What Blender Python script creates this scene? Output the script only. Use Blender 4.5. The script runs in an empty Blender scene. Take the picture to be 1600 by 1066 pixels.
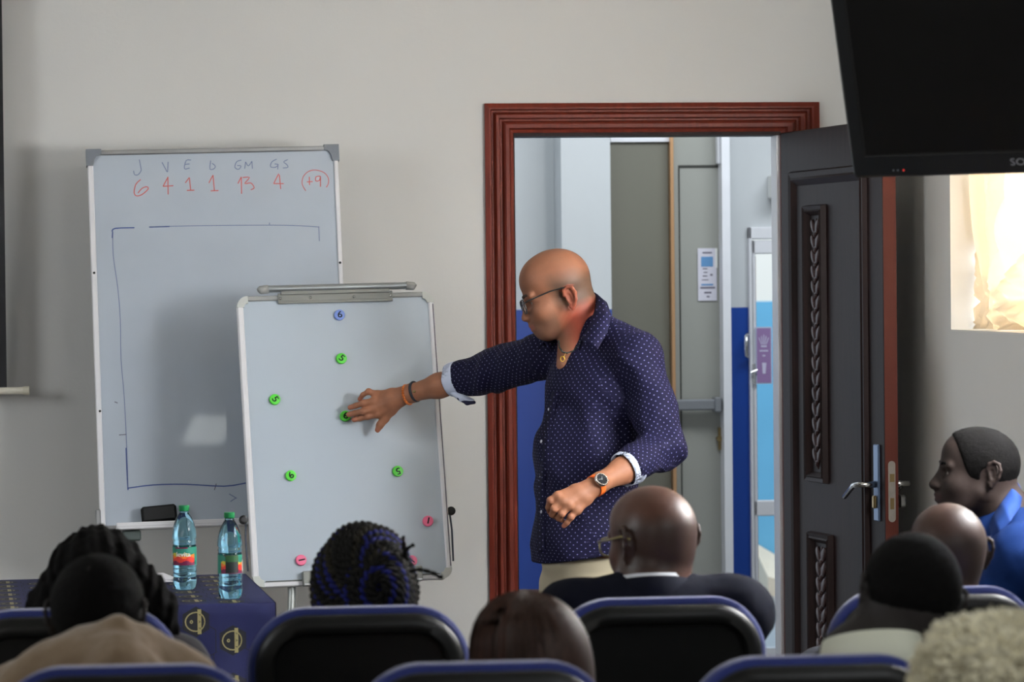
import bpy, math, random
import numpy as np
from mathutils import Matrix, Vector
random.seed(7); RNG = np.random.RandomState(7)
PI = math.pi
scene = bpy.context.scene
COL = scene.collection
A3 = lambda *a: np.array(a, float)

# ------------------------------------------------------------------ camera
F_PX, HC = 5000.0, 1.59
YAW, PITCH, ROLL = math.radians(6.0), math.asin(83/5000.0), math.radians(0.6)
CAM = A3(0, 0, HC)
_f = A3(math.sin(YAW)*math.cos(PITCH), math.cos(YAW)*math.cos(PITCH), -math.sin(PITCH))
_r = A3(math.cos(YAW), -math.sin(YAW), 0)
_u = np.cross(_r, _f)
CR = math.cos(ROLL)*_r - math.sin(ROLL)*_u
CU = math.cos(ROLL)*_u + math.sin(ROLL)*_r
CFWD = _f
XC = A3(math.cos(YAW), -math.sin(YAW), 0)      # horizontal, to the viewer's right
YC = A3(math.sin(YAW), math.cos(YAW), 0)       # horizontal, away from the viewer
ZZ = A3(0, 0, 1)
cam_d = bpy.data.cameras.new('camera'); cam = bpy.data.objects.new('camera', cam_d); COL.objects.link(cam)
cam_d.sensor_width = 36; cam_d.lens = F_PX/1600*36; cam_d.clip_start = .05; cam_d.clip_end = 100
m = Matrix.Identity(4)
for i in range(3):
    m[i][0], m[i][1], m[i][2], m[i][3] = CR[i], CU[i], -CFWD[i], CAM[i]
cam.matrix_world = m
cam_d.dof.use_dof = True; cam_d.dof.focus_distance = 9.6; cam_d.dof.aperture_fstop = (F_PX/1600*36/1000)/0.022
scene.camera = cam

def ray(px, py):
    return CFWD + CR*((px-800)/F_PX) - CU*((py-533)/F_PX)
def W(px, py, d):                                # a point at camera depth d
    return CAM + ray(px, py)*d
def atY(px, py, Y):
    r = ray(px, py); return CAM + r*(Y/r[1])
def proj(p):
    v = np.asarray(p)-CAM; d = v@CFWD
    return 800+F_PX*(v@CR)/d, 533-F_PX*(v@CU)/d, d

# ------------------------------------------------------------------ exposure, world, lamps
scene.view_settings.view_transform = 'Standard'
scene.view_settings.look = 'None'
scene.view_settings.gamma = 1
scene.view_settings.use_curve_mapping = False
scene.view_settings.exposure = 0.0
w = bpy.data.worlds.new('sky'); scene.world = w; w.use_nodes = True
bg = w.node_tree.nodes['Background']; bg.inputs[0].default_value = (.80, .90, 1.0, 1); bg.inputs[1].default_value = 1.5
def area(name, loc, target, sx, sy, power, color):
    l = bpy.data.lights.new(name, 'AREA'); l.shape = 'RECTANGLE'; l.size = sx; l.size_y = sy; l.energy = power; l.color = color
    o = bpy.data.objects.new(name, l); COL.objects.link(o); o.location = loc
    o.rotation_euler = (Vector(target)-Vector(loc)).to_track_quat('-Z', 'Y').to_euler()
    o['kind'] = 'structure'
    return o
# daylight coming in through the windows of the side walls
area('window_daylight_right', (3.05, 7.3, 3.05), (0.3, 9.7, .6), 2.6, 1.1, 370, (.94, .97, 1))
area('window_daylight_right', (2.75, 7.6, 1.75), (0.3, 10.2, .35), 1.6, .5, 135, (1, .99, .97))
area('window_daylight_right', (2.2, 4.0, 2.0), (-.2, 9.8, 1.2), 1.8, 1.2, 22, (.94, .97, 1))
area('window_daylight_left', (-4.4, 6.8, 2.2), (1.4, 9.5, 1.2), 1.8, 1.2, 80, (.93, .975, 1))
area('window_daylight_rear', (-3, .2, 2.0), (1, 9, 1.3), 2.4, 1.2, 40, (1, .97, .92))
area('board_glare_light', (1.03, 2.3, 3.07), (1.03, 2.3, 0), .24, .7, 5, (.95, 1, .97))  # unseen light added under the ceiling to make the whiteboard's glare patch
area('curtain_daylight', (3.5, 9.1, 2.3), (2.5, 8.9, 2.0), 1.2, 1.2, 110, (1, .97, .93))
area('hall_daylight', (0.8, 11.75, 2.95), (1.3, 12.9, 0.9), 1.6, .6, 13, (.88, .95, 1))
area('hall_daylight', (2.5, 11.4, 2.95), (2.3, 12.9, 1.0), 1.6, .6, 34, (.88, .95, 1))
area('courtyard_daylight', (4.0, 14.4, 3.6), (3.2, 15.6, 0.8), 3, 1.4, 60, (.9, .96, 1))

# ------------------------------------------------------------------ materials
def rgb(r, g, b):
    f = lambda c: ((c/255+.055)/1.055)**2.4 if c > 10 else c/255/12.92
    return (f(r), f(g), f(b), 1)
MATS = {}
def mat(name, col, rough=.6, metal=0, spec=.5, var=0, vscale=8, bump=0, bscale=60, vstretch=None, emit=None, trans=0, ior=1.45, coat=0, attr=None, sheen=0, alpha=1, sss=0):
    if name in MATS: return MATS[name]
    M = bpy.data.materials.new(name); M.use_nodes = True; nt = M.node_tree; b = nt.nodes['Principled BSDF']; N = nt.nodes.new; L = nt.links.new
    b.inputs['Roughness'].default_value = rough; b.inputs['Metallic'].default_value = metal
    b.inputs['Specular IOR Level'].default_value = spec; b.inputs['IOR'].default_value = ior
    b.inputs['Transmission Weight'].default_value = trans; b.inputs['Coat Weight'].default_value = coat
    b.inputs['Sheen Weight'].default_value = sheen; b.inputs['Alpha'].default_value = alpha
    if sss: b.inputs['Subsurface Weight'].default_value = sss; b.inputs['Subsurface Scale'].default_value = .01
    b.inputs['Base Color'].default_value = col
    tc = N('ShaderNodeTexCoord'); src = tc.outputs['Object']
    if vstretch:
        mp = N('ShaderNodeMapping'); mp.inputs['Scale'].default_value = vstretch; L(src, mp.inputs[0]); src = mp.outputs[0]
    last = None
    if attr:
        at = N('ShaderNodeAttribute'); at.attribute_name = attr; last = at.outputs['Color']; L(last, b.inputs['Base Color'])
    if var:
        nz = N('ShaderNodeTexNoise'); nz.inputs['Scale'].default_value = vscale; nz.inputs['Detail'].default_value = 5; L(src, nz.inputs['Vector'])
        mr = N('ShaderNodeMapRange'); mr.inputs[1].default_value = .3; mr.inputs[2].default_value = .7; mr.inputs[3].default_value = 1-var; mr.inputs[4].default_value = 1+var
        L(nz.outputs[0], mr.inputs[0])
        mx = N('ShaderNodeVectorMath'); mx.operation = 'MULTIPLY'
        if last: L(last, mx.inputs[0])
        else: mx.inputs[0].default_value = col[:3]
        L(mr.outputs[0], mx.inputs[1]); L(mx.outputs[0], b.inputs['Base Color'])
    if bump:
        nz = N('ShaderNodeTexNoise'); nz.inputs['Scale'].default_value = bscale; nz.inputs['Detail'].default_value = 4; L(src, nz.inputs['Vector'])
        bp = N('ShaderNodeBump'); bp.inputs['Strength'].default_value = bump; bp.inputs['Distance'].default_value = .01
        L(nz.outputs[0], bp.inputs['Height']); L(bp.outputs[0], b.inputs['Normal'])
    if emit:
        b.inputs['Emission Color'].default_value = col; b.inputs['Emission Strength'].default_value = emit
    MATS[name] = M
    return M

# ------------------------------------------------------------------ object helpers
def setp(o, label=None, cat=None, group=None, kind=None):
    if label: o['label'] = label
    if cat: o['category'] = cat
    if group: o['group'] = group
    if kind: o['kind'] = kind
    return o
def empty(name, loc, label=None, cat=None, group=None, kind=None):
    o = bpy.data.objects.new(name, None); COL.objects.link(o); o.location = tuple(loc); o.empty_display_size = .1
    o['_loc'] = [float(x) for x in loc]
    return setp(o, label, cat, group, kind)
def origin_of(p):
    while p is not None:
        if '_loc' in p: return np.array(p['_loc'])
        p = p.parent
    return np.zeros(3)
def mesh(name, V, F, material, parent=None, smooth=False, label=None, cat=None, group=None, kind=None, loc=None, attrs=None):
    V = np.asarray(V, float).reshape(-1, 3)
    base = origin_of(parent) if parent is not None else (np.asarray(loc, float) if loc is not None else np.zeros(3))
    me = bpy.data.meshes.new(name)
    if isinstance(F, np.ndarray) and F.ndim == 2:
        n, k = F.shape
        me.vertices.add(len(V)); me.vertices.foreach_set('co', (V-base).astype(np.float32).ravel())
        me.loops.add(n*k); me.loops.foreach_set('vertex_index', F.astype(np.int32).ravel())
        me.polygons.add(n); me.polygons.foreach_set('loop_start', np.arange(0, n*k, k, dtype=np.int32))
        me.update(calc_edges=True); me.validate()
    else:
        me.from_pydata((V-base).tolist(), [], [tuple(int(i) for i in f) for f in F]); me.update()
    if smooth: me.polygons.foreach_set('use_smooth', [True]*len(me.polygons))
    if attrs:
        for an, (ty, arr) in attrs.items():
            a = me.attributes.new(an, ty, 'POINT')
            if ty == 'FLOAT_COLOR':
                if arr.shape[1] == 3: arr = np.hstack([arr, np.ones((len(arr), 1))])
                a.data.foreach_set('color', arr.astype(np.float32).ravel())
            else: a.data.foreach_set('vector', arr.astype(np.float32).ravel())
    if material: me.materials.append(material)
    o = bpy.data.objects.new(name, me); COL.objects.link(o)
    if parent is not None: o.parent = parent
    elif loc is not None: o.location = tuple(base); o['_loc'] = [float(x) for x in base]
    return setp(o, label, cat, group, kind)
def smooth_by_angle(o, deg=35):
    me = o.data; me.polygons.foreach_set('use_smooth', [True]*len(me.polygons))
    try: me.set_sharp_from_angle(angle=math.radians(deg))
    except Exception: pass
    return o

class MB:
    """collects shapes in a local frame M (4x4, columns u v n o)"""
    def __init__(s, M=None): s.V = []; s.F = []; s.n = 0; s.M = np.eye(4) if M is None else M
    def add(s, V, F):
        V = np.asarray(V, float).reshape(-1, 3); V = V@s.M[:3, :3].T+s.M[:3, 3]
        s.V.append(V); s.F += [tuple(int(i)+s.n for i in f) for f in F]; s.n += len(V); return s
    def box(s, a, b, bev=0):
        (x0, y0, z0), (x1, y1, z1) = np.minimum(a, b), np.maximum(a, b)
        if bev:
            v = []
            e = min(bev, (x1-x0)/2.01, (y1-y0)/2.01, (z1-z0)/2.01)
            f = []
            c = [(x, y, z) for x in (0, 1) for y in (0, 1) for z in (0, 1)]
            for (i, j, k) in c:
                X = (x0, x1)[i]; Y = (y0, y1)[j]; Z = (z0, z1)[k]; sx = (1, -1)[i]*e; sy = (1, -1)[j]*e; sz = (1, -1)[k]*e
                v += [(X, Y+sy, Z+sz), (X+sx, Y, Z+sz), (X+sx, Y+sy, Z)]
            ix = lambda i, j, k, a: (i*4+j*2+k)*3+a
            f += [[ix(0,0,0,0), ix(0,0,1,0), ix(0,1,1,0), ix(0,1,0,0)], [ix(1,0,0,0), ix(1,1,0,0), ix(1,1,1,0), ix(1,0,1,0)],
                  [ix(0,0,0,1), ix(1,0,0,1), ix(1,0,1,1), ix(0,0,1,1)], [ix(0,1,0,1), ix(0,1,1,1), ix(1,1,1,1), ix(1,1,0,1)],
                  [ix(0,0,0,2), ix(0,1,0,2), ix(1,1,0,2), ix(1,0,0,2)], [ix(0,0,1,2), ix(1,0,1,2), ix(1,1,1,2), ix(0,1,1,2)]]
            for j in (0, 1):
                for k in (0, 1): f.append([ix(0,j,k,1), ix(1,j,k,1), ix(1,j,k,2), ix(0,j,k,2)])
            for i in (0, 1):
                for k in (0, 1): f.append([ix(i,0,k,0), ix(i,1,k,0), ix(i,1,k,2), ix(i,0,k,2)])
                for j in (0, 1): f.append([ix(i,j,0,0), ix(i,j,1,0), ix(i,j,1,1), ix(i,j,0,1)])
            for (i, j, k) in c: f.append([ix(i,j,k,0), ix(i,j,k,1), ix(i,j,k,2)])
            return s.add(v, f)
        v = [(x, y, z) for x in (x0, x1) for y in (y0, y1) for z in (z0, z1)]
        return s.add(v, [(0,1,3,2), (4,6,7,5), (0,4,5,1), (2,3,7,6), (0,2,6,4), (1,5,7,3)])
    def tube(s, P, r, sides=8, cap=True, closed=False, flat=None):
        P = np.asarray(P, float); n = len(P); R = np.ones(n)*r if np.isscalar(r) else np.asarray(r, float)
        if closed: T = np.roll(P, -1, 0)-np.roll(P, 1, 0)
        else: T = np.gradient(P, axis=0)
        T /= np.linalg.norm(T, axis=1)[:, None]+1e-12
        a = A3(0, 0, 1) if abs(T[0][2]) < .9 else A3(1, 0, 0)
        V = []; prev = None
        for i in range(n):
            if prev is None: u = np.cross(T[i], a)
            else: u = prev-T[i]*(prev@T[i])
            u /= np.linalg.norm(u)+1e-12; prev = u; v = np.cross(T[i], u)
            for k in range(sides):
                t = 2*PI*k/sides; V.append(P[i]+R[i]*(u*math.cos(t)+v*math.sin(t)))
        F = []
        for i in range(n if closed else n-1):
            for k in range(sides):
                a0 = i*sides+k; b0 = i*sides+(k+1) % sides; j = (i+1) % n
                F.append((a0, b0, j*sides+(k+1) % sides, j*sides+k))
        if cap and not closed: F += [tuple(range(sides))[::-1], tuple((n-1)*sides+k for k in range(sides))]
        return s.add(V, F)
    def lathe(s, prof, seg=24, c=(0, 0, 0), axis='z'):
        V = []; F = []; n = len(prof)
        for (r, h) in prof:
            for k in range(seg):
                t = 2*PI*k/seg; p = (r*math.cos(t), r*math.sin(t), h)
                V.append((p[0]+c[0], p[1]+c[1], p[2]+c[2]) if axis == 'z' else (p[0]+c[0], p[2]+c[1], p[1]+c[2]))
        for i in range(n-1):
            for k in range(seg): F.append((i*seg+k, i*seg+(k+1) % seg, (i+1)*seg+(k+1) % seg, (i+1)*seg+k))
        F += [tuple(range(seg))[::-1], tuple((n-1)*seg+k for k in range(seg))]
        return s.add(V, F)
    def prism(s, poly, z0, z1):
        n = len(poly); V = [(x, y, z0) for x, y in poly]+[(x, y, z1) for x, y in poly]
        return s.add(V, [tuple(range(n))[::-1], tuple(range(n, 2*n))]+[(i, (i+1) % n, (i+1) % n+n, i+n) for i in range(n)])
    def rings(s, R, close=True):
        n = len(R[0]); V = [p for r in R for p in r]; F = []
        for i in range(len(R)-1):
            for k in range(n): F.append((i*n+k, i*n+(k+1) % n, (i+1)*n+(k+1) % n, (i+1)*n+k))
        if close: F += [tuple(range(n))[::-1], tuple((len(R)-1)*n+k for k in range(n))]
        return s.add(V, F)
    def arr(s): return np.vstack(s.V), s.F
    def build(s, name, material, parent=None, smooth=False, angle=None, **k):
        V, F = s.arr()
        if parent is None and 'loc' not in k:
            c = V.mean(0); k['loc'] = (c[0], c[1], V[:, 2].min())
        o = mesh(name, V, F, material, parent, smooth, **k)
        if angle: smooth_by_angle(o, angle)
        return o
def rrect(w, h, r, n=6, cx=0, cy=0):
    p = []
    for (sx, sy, a0) in ((1, 1, 0), (-1, 1, PI/2), (-1, -1, PI), (1, -1, 1.5*PI)):
        for i in range(n+1):
            t = a0+i*PI/2/n; p.append((cx+sx*(w/2-r)+r*math.cos(t), cy+sy*(h/2-r)+r*math.sin(t)))
    return p
def text_mesh(body, size):
    c = bpy.data.curves.new('t', 'FONT'); c.body = body; c.size = size; c.align_x = 'CENTER'; c.align_y = 'CENTER'; c.resolution_u = 3
    o = bpy.data.objects.new('t', c); COL.objects.link(o)
    bpy.context.view_layer.update()
    me = o.to_mesh(); V = np.array([v.co[:] for v in me.vertices]); F = [tuple(p.vertices) for p in me.polygons]
    o.to_mesh_clear(); bpy.data.objects.remove(o); bpy.data.curves.remove(c)
    return V, F
def add_text(mb, body, size, x, y, z, rot=0, sx=1, bold=0):
    V, F = text_mesh(body, size); V = V.copy(); V[:, 0] *= sx
    c, sn = math.cos(rot), math.sin(rot)
    Q = np.stack([x+V[:, 0]*c-V[:, 1]*sn, y+V[:, 0]*sn+V[:, 1]*c, np.full(len(V), z)], 1)
    mb.add(Q, F)
class Pl:
    """plane frame: o origin, u right, v up, n towards the viewer"""
    def __init__(s, o, tau=0, lean=0, spin=0):
        t, l = math.radians(tau), math.radians(lean)
        nh = math.sin(t)*XC-math.cos(t)*YC; u = math.cos(t)*XC+math.sin(t)*YC
        v = ZZ*math.cos(l)-nh*math.sin(l); n = nh*math.cos(l)+ZZ*math.sin(l)
        c, sn = math.cos(math.radians(spin)), math.sin(math.radians(spin))
        s.o = np.asarray(o, float); s.u = u*c+v*sn; s.v = v*c-u*sn; s.n = n
        s.upd()
    def upd(s):
        s.M = np.eye(4); s.M[:3, 0] = s.u; s.M[:3, 1] = s.v; s.M[:3, 2] = s.n; s.M[:3, 3] = s.o
    def hit(s, px, py):
        r = ray(px, py); return CAM+r*(((s.o-CAM)@s.n)/(r@s.n))
    def uv(s, px, py):
        p = s.hit(px, py)-s.o; return (p@s.u, p@s.v)
    def pt(s, a, b, c=0): return s.o+s.u*a+s.v*b+s.n*c

# ------------------------------------------------------------------ signed distance modelling (bodies, clothes, hair)
def vnoise(P, sc, seed=0):
    q = P*sc+seed*17.31; i = np.floor(q).astype(np.int64); f = q-i; f = f*f*(3-2*f)
    def h(a, b, c):
        n = (a*374761393+b*668265263+c*2147483647+seed*9176) & 0xffffffff
        n = ((n ^ (n >> 13))*1274126177) & 0xffffffff
        return ((n ^ (n >> 16)) & 0xffff)/65535.0
    r = 0
    for dx in (0, 1):
        for dy in (0, 1):
            for dz in (0, 1):
                w_ = (f[..., 0] if dx else 1-f[..., 0])*(f[..., 1] if dy else 1-f[..., 1])*(f[..., 2] if dz else 1-f[..., 2])
                r = r+w_*h(i[..., 0]+dx, i[..., 1]+dy, i[..., 2]+dz)
    return r*2-1
class Frame:
    def __init__(s, o, F, L, U, k=1): s.o = np.asarray(o, float); s.R = np.stack([F, L, U], 1); s.k = k
    def w(s, x, y=None, z=None):
        p = np.asarray((x, y, z) if y is not None else x, float); return s.o+(p*s.k)@s.R.T
    def loc(s, P): return ((np.asarray(P)-s.o)@s.R)/s.k
WORLD = Frame((0, 0, 0), A3(1, 0, 0), A3(0, 1, 0), A3(0, 0, 1))
class Sdf:
    def __init__(s): s.ops = []
    def _a(s, kind, k, fn, lo, hi): s.ops.append((kind, k, fn, np.asarray(lo, float)-k, np.asarray(hi, float)+k)); return s
    def cap(s, a, b, ra, rb=None, k=.01, kind='u'):
        rb = ra if rb is None else rb; a = np.asarray(a, float); b = np.asarray(b, float); ab = b-a; L2 = max(ab@ab, 1e-12)
        def fn(P):
            h = np.clip(((P-a)@ab)/L2, 0, 1); q = P-a-h[..., None]*ab
            return np.sqrt((q*q).sum(-1))-(ra+(rb-ra)*h)
        return s._a(kind, k, fn, np.minimum(a-ra, b-rb), np.maximum(a+ra, b+rb))
    def chain(s, pts, rs, k=.01, k0=None, kind='u'):
        for i in range(len(pts)-1): s.cap(pts[i], pts[i+1], rs[i], rs[i+1], k if (i or k0 is None) else k0, kind)
        return s
    def ell(s, c, r, R=None, k=.01, kind='u'):
        c = np.asarray(c, float); r = np.asarray(r, float); R = np.eye(3) if R is None else R
        def fn(P):
            q = (P-c)@R; k0 = np.sqrt(((q/r)**2).sum(-1)); k1 = np.sqrt(((q/r**2)**2).sum(-1))+1e-9
            return k0*(k0-1)/k1
        e = np.sqrt(((R*r)**2).sum(1))
        return s._a(kind, k, fn, c-e, c+e)
    def half(s, p, n, k=.005):                     # cut away the side n points to
        p = np.asarray(p, float); n = np.asarray(n, float)/np.linalg.norm(n)
        s.ops.append(('i', k, lambda P: (P-p)@n, None, None)); return s
    def disp(s, fn): s.ops.append(('d', 0, fn, None, None)); return s
    def bounds(s):
        lo = np.min([o[3] for o in s.ops if o[0] == 'u'], 0); hi = np.max([o[4] for o in s.ops if o[0] == 'u'], 0); return lo-.01, hi+.01
    def mesh(s, h, lo=None, hi=None):
        l, u = s.bounds(); lo = l if lo is None else np.maximum(lo, l); hi = u if hi is None else np.minimum(hi, u)
        lo = np.floor(lo/h)*h; n = np.ceil((hi-lo)/h).astype(int)+2
        ax = [lo[i]+h*np.arange(n[i]) for i in range(3)]
        G = np.full(n, .2)
        for kind, k, fn, bl, bh in s.ops:
            if bl is None: i0 = np.zeros(3, int); i1 = n.copy()
            else:
                i0 = np.clip(np.floor((bl-h*2-lo)/h).astype(int), 0, n); i1 = np.clip(np.ceil((bh+h*2-lo)/h).astype(int)+1, 0, n)
            if (i1 <= i0).any(): continue
            sl = tuple(slice(a, b) for a, b in zip(i0, i1))
            g = G[sl]
            if kind == 'd':
                msk = np.abs(g) < .03
                P = np.stack(np.meshgrid(*[ax[i][i0[i]:i1[i]] for i in range(3)], indexing='ij'), -1)[msk]
                g[msk] += fn(P); continue
            P = np.stack(np.meshgrid(*[ax[i][i0[i]:i1[i]] for i in range(3)], indexing='ij'), -1)
            d = fn(P)
            if kind == 'u':
                hh = np.maximum(k-np.abs(g-d), 0)/max(k, 1e-6); g[...] = np.minimum(g, d)-hh*hh*k*.25
            elif kind == 's':
                d = -d; hh = np.maximum(k-np.abs(g-d), 0)/max(k, 1e-6); g[...] = np.maximum(g, d)+hh*hh*k*.25
            elif kind == 'i':
                hh = np.maximum(k-np.abs(g-d), 0)/max(k, 1e-6); g[...] = np.maximum(g, d)+hh*hh*k*.25
        S = G < 0
        c = tuple(x-1 for x in n); acc = np.zeros(c+(3,)); cnt = np.zeros(c)
        quads = []
        idx = np.indices(n)
        for a in range(3):
            b_, c_ = (a+1) % 3, (a+2) % 3
            s0 = [slice(None)]*3; s1 = [slice(None)]*3; s0[a] = slice(0, -1); s1[a] = slice(1, None)
            g0, g1 = G[tuple(s0)], G[tuple(s1)]; cr = (g0 < 0) != (g1 < 0)
            I = np.argwhere(cr); 
            if not len(I): continue
            v0 = g0[cr]; v1 = g1[cr]; t = v0/(v0-v1)
            P = I.astype(float); P[:, a] += t
            inside0 = v0 < 0
            cells = []
            for (db, dc) in ((0, 0), (-1, 0), (-1, -1), (0, -1)):
                C = I.copy(); C[:, b_] += db; C[:, c_] += dc
                ok = (C >= 0).all(1) & (C < np.array(c)).all(1)
                np.add.at(acc, tuple(C[ok].T), P[ok]); np.add.at(cnt, tuple(C[ok].T), 1); cells.append((C, ok))
            ok = np.all([x[1] for x in cells], 0)
            q = np.stack([np.ravel_multi_index(tuple(np.clip(x[0], 0, np.array(c)-1).T), c) for x in cells], 1)[ok]
            fl = inside0[ok]; q[~fl] = q[~fl][:, ::-1]; quads.append(q)
        if not quads: return np.zeros((0, 3)), np.zeros((0, 4), int)
        Q = np.vstack(quads); used = cnt.ravel() > 0; remap = np.cumsum(used)-1
        V = acc.reshape(-1, 3)[used]/cnt.ravel()[used][:, None]*h+lo
        return V, remap[Q]
def join(parts):
    V = []; F = []; n = 0
    for v, f in parts:
        if not len(v): continue
        V.append(v); F.append(f+n); n += len(v)
    return np.vstack(V), np.vstack(F)
def strands(P, r, sides=3):
    """P (n,m,3) polylines -> thin tubes, r (n,m) or scalar"""
    n, m_, _ = P.shape; T = np.gradient(P, axis=1); T /= np.linalg.norm(T, axis=2)[..., None]+1e-9
    a = np.tile(A3(.31, .52, .79), (n, m_, 1)); u = np.cross(T, a); u /= np.linalg.norm(u, axis=2)[..., None]+1e-9; v = np.cross(T, u)
    r = np.broadcast_to(r, (n, m_))[..., None]
    V = np.stack([P+r*(u*math.cos(2*PI*k/sides)+v*math.sin(2*PI*k/sides)) for k in range(sides)], 2).reshape(-1, 3)
    i = np.arange(n)[:, None, None]*m_*sides; j = np.arange(m_-1)[None, :, None]*sides; k = np.arange(sides)[None, None, :]; k2 = (k+1) % sides
    F = np.stack([i+j+k, i+j+k2, i+j+sides+k2, i+j+sides+k], -1).reshape(-1, 4)
    return V, F
# ================================================================== SETTING
YW = 10.65
wallpaint = mat('wall paint', rgb(210, 210, 208), .75, var=.025, vscale=1.3, bump=.05, bscale=90)
hallpaint = mat('hall wall paint', rgb(196, 199, 201), .6, var=.03, vscale=2)
bluepaint = mat('blue dado gloss paint', rgb(9, 62, 150), .4, var=.05, vscale=3)
wood = mat('red mahogany', rgb(104, 38, 24), .42, spec=.3, var=.22, vscale=5, vstretch=(14, 14, 1), bump=.04)
darkwood = mat('dark stained door wood', rgb(38, 25, 24), .5, spec=.18, var=.2, vscale=5, vstretch=(14, 14, 1), bump=.05)
white_p = mat('white plastic', rgb(226, 226, 222), .4)
alu = mat('brushed aluminium', rgb(176, 178, 180), .35, metal=.85, var=.05, vscale=20)
alu_w = mat('white aluminium', rgb(226, 226, 230), .35, var=.03)
chrome = mat('satin chrome', rgb(200, 200, 200), .22, metal=1)
grey_p = mat('grey plastic', rgb(120, 126, 134), .45)
pale_p = mat('pale grey plastic', rgb(196, 200, 196), .45)
black_p = mat('black plastic', rgb(17, 18, 20), .42, var=.1, vscale=20)
floor_m = mat('dark floor tile', rgb(92, 86, 80), .35, var=.1, vscale=3)
STR = dict(kind='structure')
Xs = 2.33                 # side wall on the right
def sbox(name, a, b, m_, parent=None, **k):
    mb = MB().box(a, b); return mb.build(name, m_, parent, kind=k.pop('kind', 'structure'), **k)
sbox('floor', (-4.6, -1.2, -.1), (Xs+.2, YW+.1, 0), floor_m)
sbox('ceiling', (-4.6, -1.2, 3.1), (Xs+.2, YW+.1, 3.2), mat('ceiling paint', rgb(225, 222, 214), .8))
sbox('wall_left', (-4.7, -1.2, 0), (-4.6, YW, 3.1), wallpaint)
sbox('wall_rear', (-4.6, -1.3, 0), (Xs, -1.2, 3.1), mat('rear wall paint', rgb(150, 145, 136), .8))
xo0, xo1 = float(atY(804, 500, YW)[0]), float(atY(1221, 500, YW)[0])
zo = float(atY(1010, 207, YW)[2])
mb = MB().box((-4.6, YW, 0), (xo0, YW+.1, 3.1)).box((xo1, YW, 0), (5.6, YW+.1, 3.1)).box((xo0, YW, zo), (xo1, YW+.1, 3.1))
mb.build('wall_back', wallpaint, kind='structure')
# side wall with its window opening
yw1 = float(10.65*0+ (lambda r: (Xs/r[0])*r[1])(ray(1486, 500)))
yw0 = yw1-2.9; zw0 = float(HC+(Xs/ray(1487, 517)[0])*ray(1487, 517)[2]); zw1 = zw0+1.25; TH = .24
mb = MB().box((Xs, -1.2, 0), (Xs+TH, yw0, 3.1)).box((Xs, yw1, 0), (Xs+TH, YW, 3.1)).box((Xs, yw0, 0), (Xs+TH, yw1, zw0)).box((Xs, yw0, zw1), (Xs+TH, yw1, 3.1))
mb.build('wall_right', mat('wall paint lightened as if lit', rgb(228, 227, 223), .75, var=.025, vscale=1.3), kind='structure')  # wall paint made lighter on this side, missing light put into the colour
win = empty('window_1', (Xs+.15, yw0, zw0), kind='structure')
mb = MB()
for a, b in (((Xs+.14, yw0, zw0), (Xs+.19, yw1, zw0+.06)), ((Xs+.14, yw0, zw1-.06), (Xs+.19, yw1, zw1)), ((Xs+.14, yw0, zw0), (Xs+.19, yw0+.06, zw1)), ((Xs+.14, yw1-.06, zw0), (Xs+.19, yw1, zw1)), ((Xs+.14, (yw1-1.3)-.04, zw0), (Xs+.19, (yw1-1.3)+.04, zw1))): mb.box(a, b)
mb.build('window_frame', alu_w, win)
glass = mat('window glass', (1, 1, 1, 1), .02, trans=1, ior=1.02)
for k in (0, 1):
    y0 = yw0+.06 if k == 0 else (yw1-1.3)+.04; y1 = (yw1-1.3)-.04 if k == 0 else yw1-.06
    MB().box((Xs+.162, y0, zw0+.06), (Xs+.168, y1, zw1-.06)).build('pane', glass, win)
MB().box((Xs+.0, yw0, zw0-.002), (Xs+.14, yw1, zw0+.004)).build('window_sill', mat('window sill', rgb(235, 232, 225), .5), win)
# sheer curtain
cm = bpy.data.materials.new('sheer cream curtain'); cm.use_nodes = True; nt = cm.node_tree; nt.nodes.clear()
o_ = nt.nodes.new('ShaderNodeOutputMaterial'); mx = nt.nodes.new('ShaderNodeMixShader'); d_ = nt.nodes.new('ShaderNodeBsdfDiffuse'); t_ = nt.nodes.new('ShaderNodeBsdfTranslucent')
d_.inputs[0].default_value = t_.inputs[0].default_value = rgb(248, 236, 216); mx.inputs[0].default_value = .5
nt.links.new(d_.outputs[0], mx.inputs[1]); nt.links.new(t_.outputs[0], mx.inputs[2]); nt.links.new(mx.outputs[0], o_.inputs[0])
ny, nz = 110, 60; gy = yw1-.16; gz = zw0+.1
Y_, Z_ = np.meshgrid(np.linspace(yw1-1.05, yw1-.03, ny), np.linspace(zw0+.006, zw1-.05, nz), indexing='ij')
ang = np.arctan2(Z_-gz+.02, -(Y_-gy)+.02); rad = np.hypot(Y_-gy, Z_-gz)
X_ = Xs+.075+.05*np.sin(ang*17+1.5*np.sin(ang*5))*np.clip(rad*2.2, .25, 1)+.012*np.sin(Y_*41+Z_*6)
V = np.stack([X_, Y_, Z_], -1).reshape(-1, 3); q = np.arange(ny*nz).reshape(ny, nz)
F = np.stack([q[:-1, :-1], q[1:, :-1], q[1:, 1:], q[:-1, 1:]], -1).reshape(-1, 4)
cu = mesh('curtain', V, F, cm, None, True, 'sheer cream curtain gathered diagonally across the right wall window', 'curtain', loc=(Xs+.06, yw1-.6, zw0))
sm = cu.modifiers.new('s', 'SOLIDIFY'); sm.thickness = .0012

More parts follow.
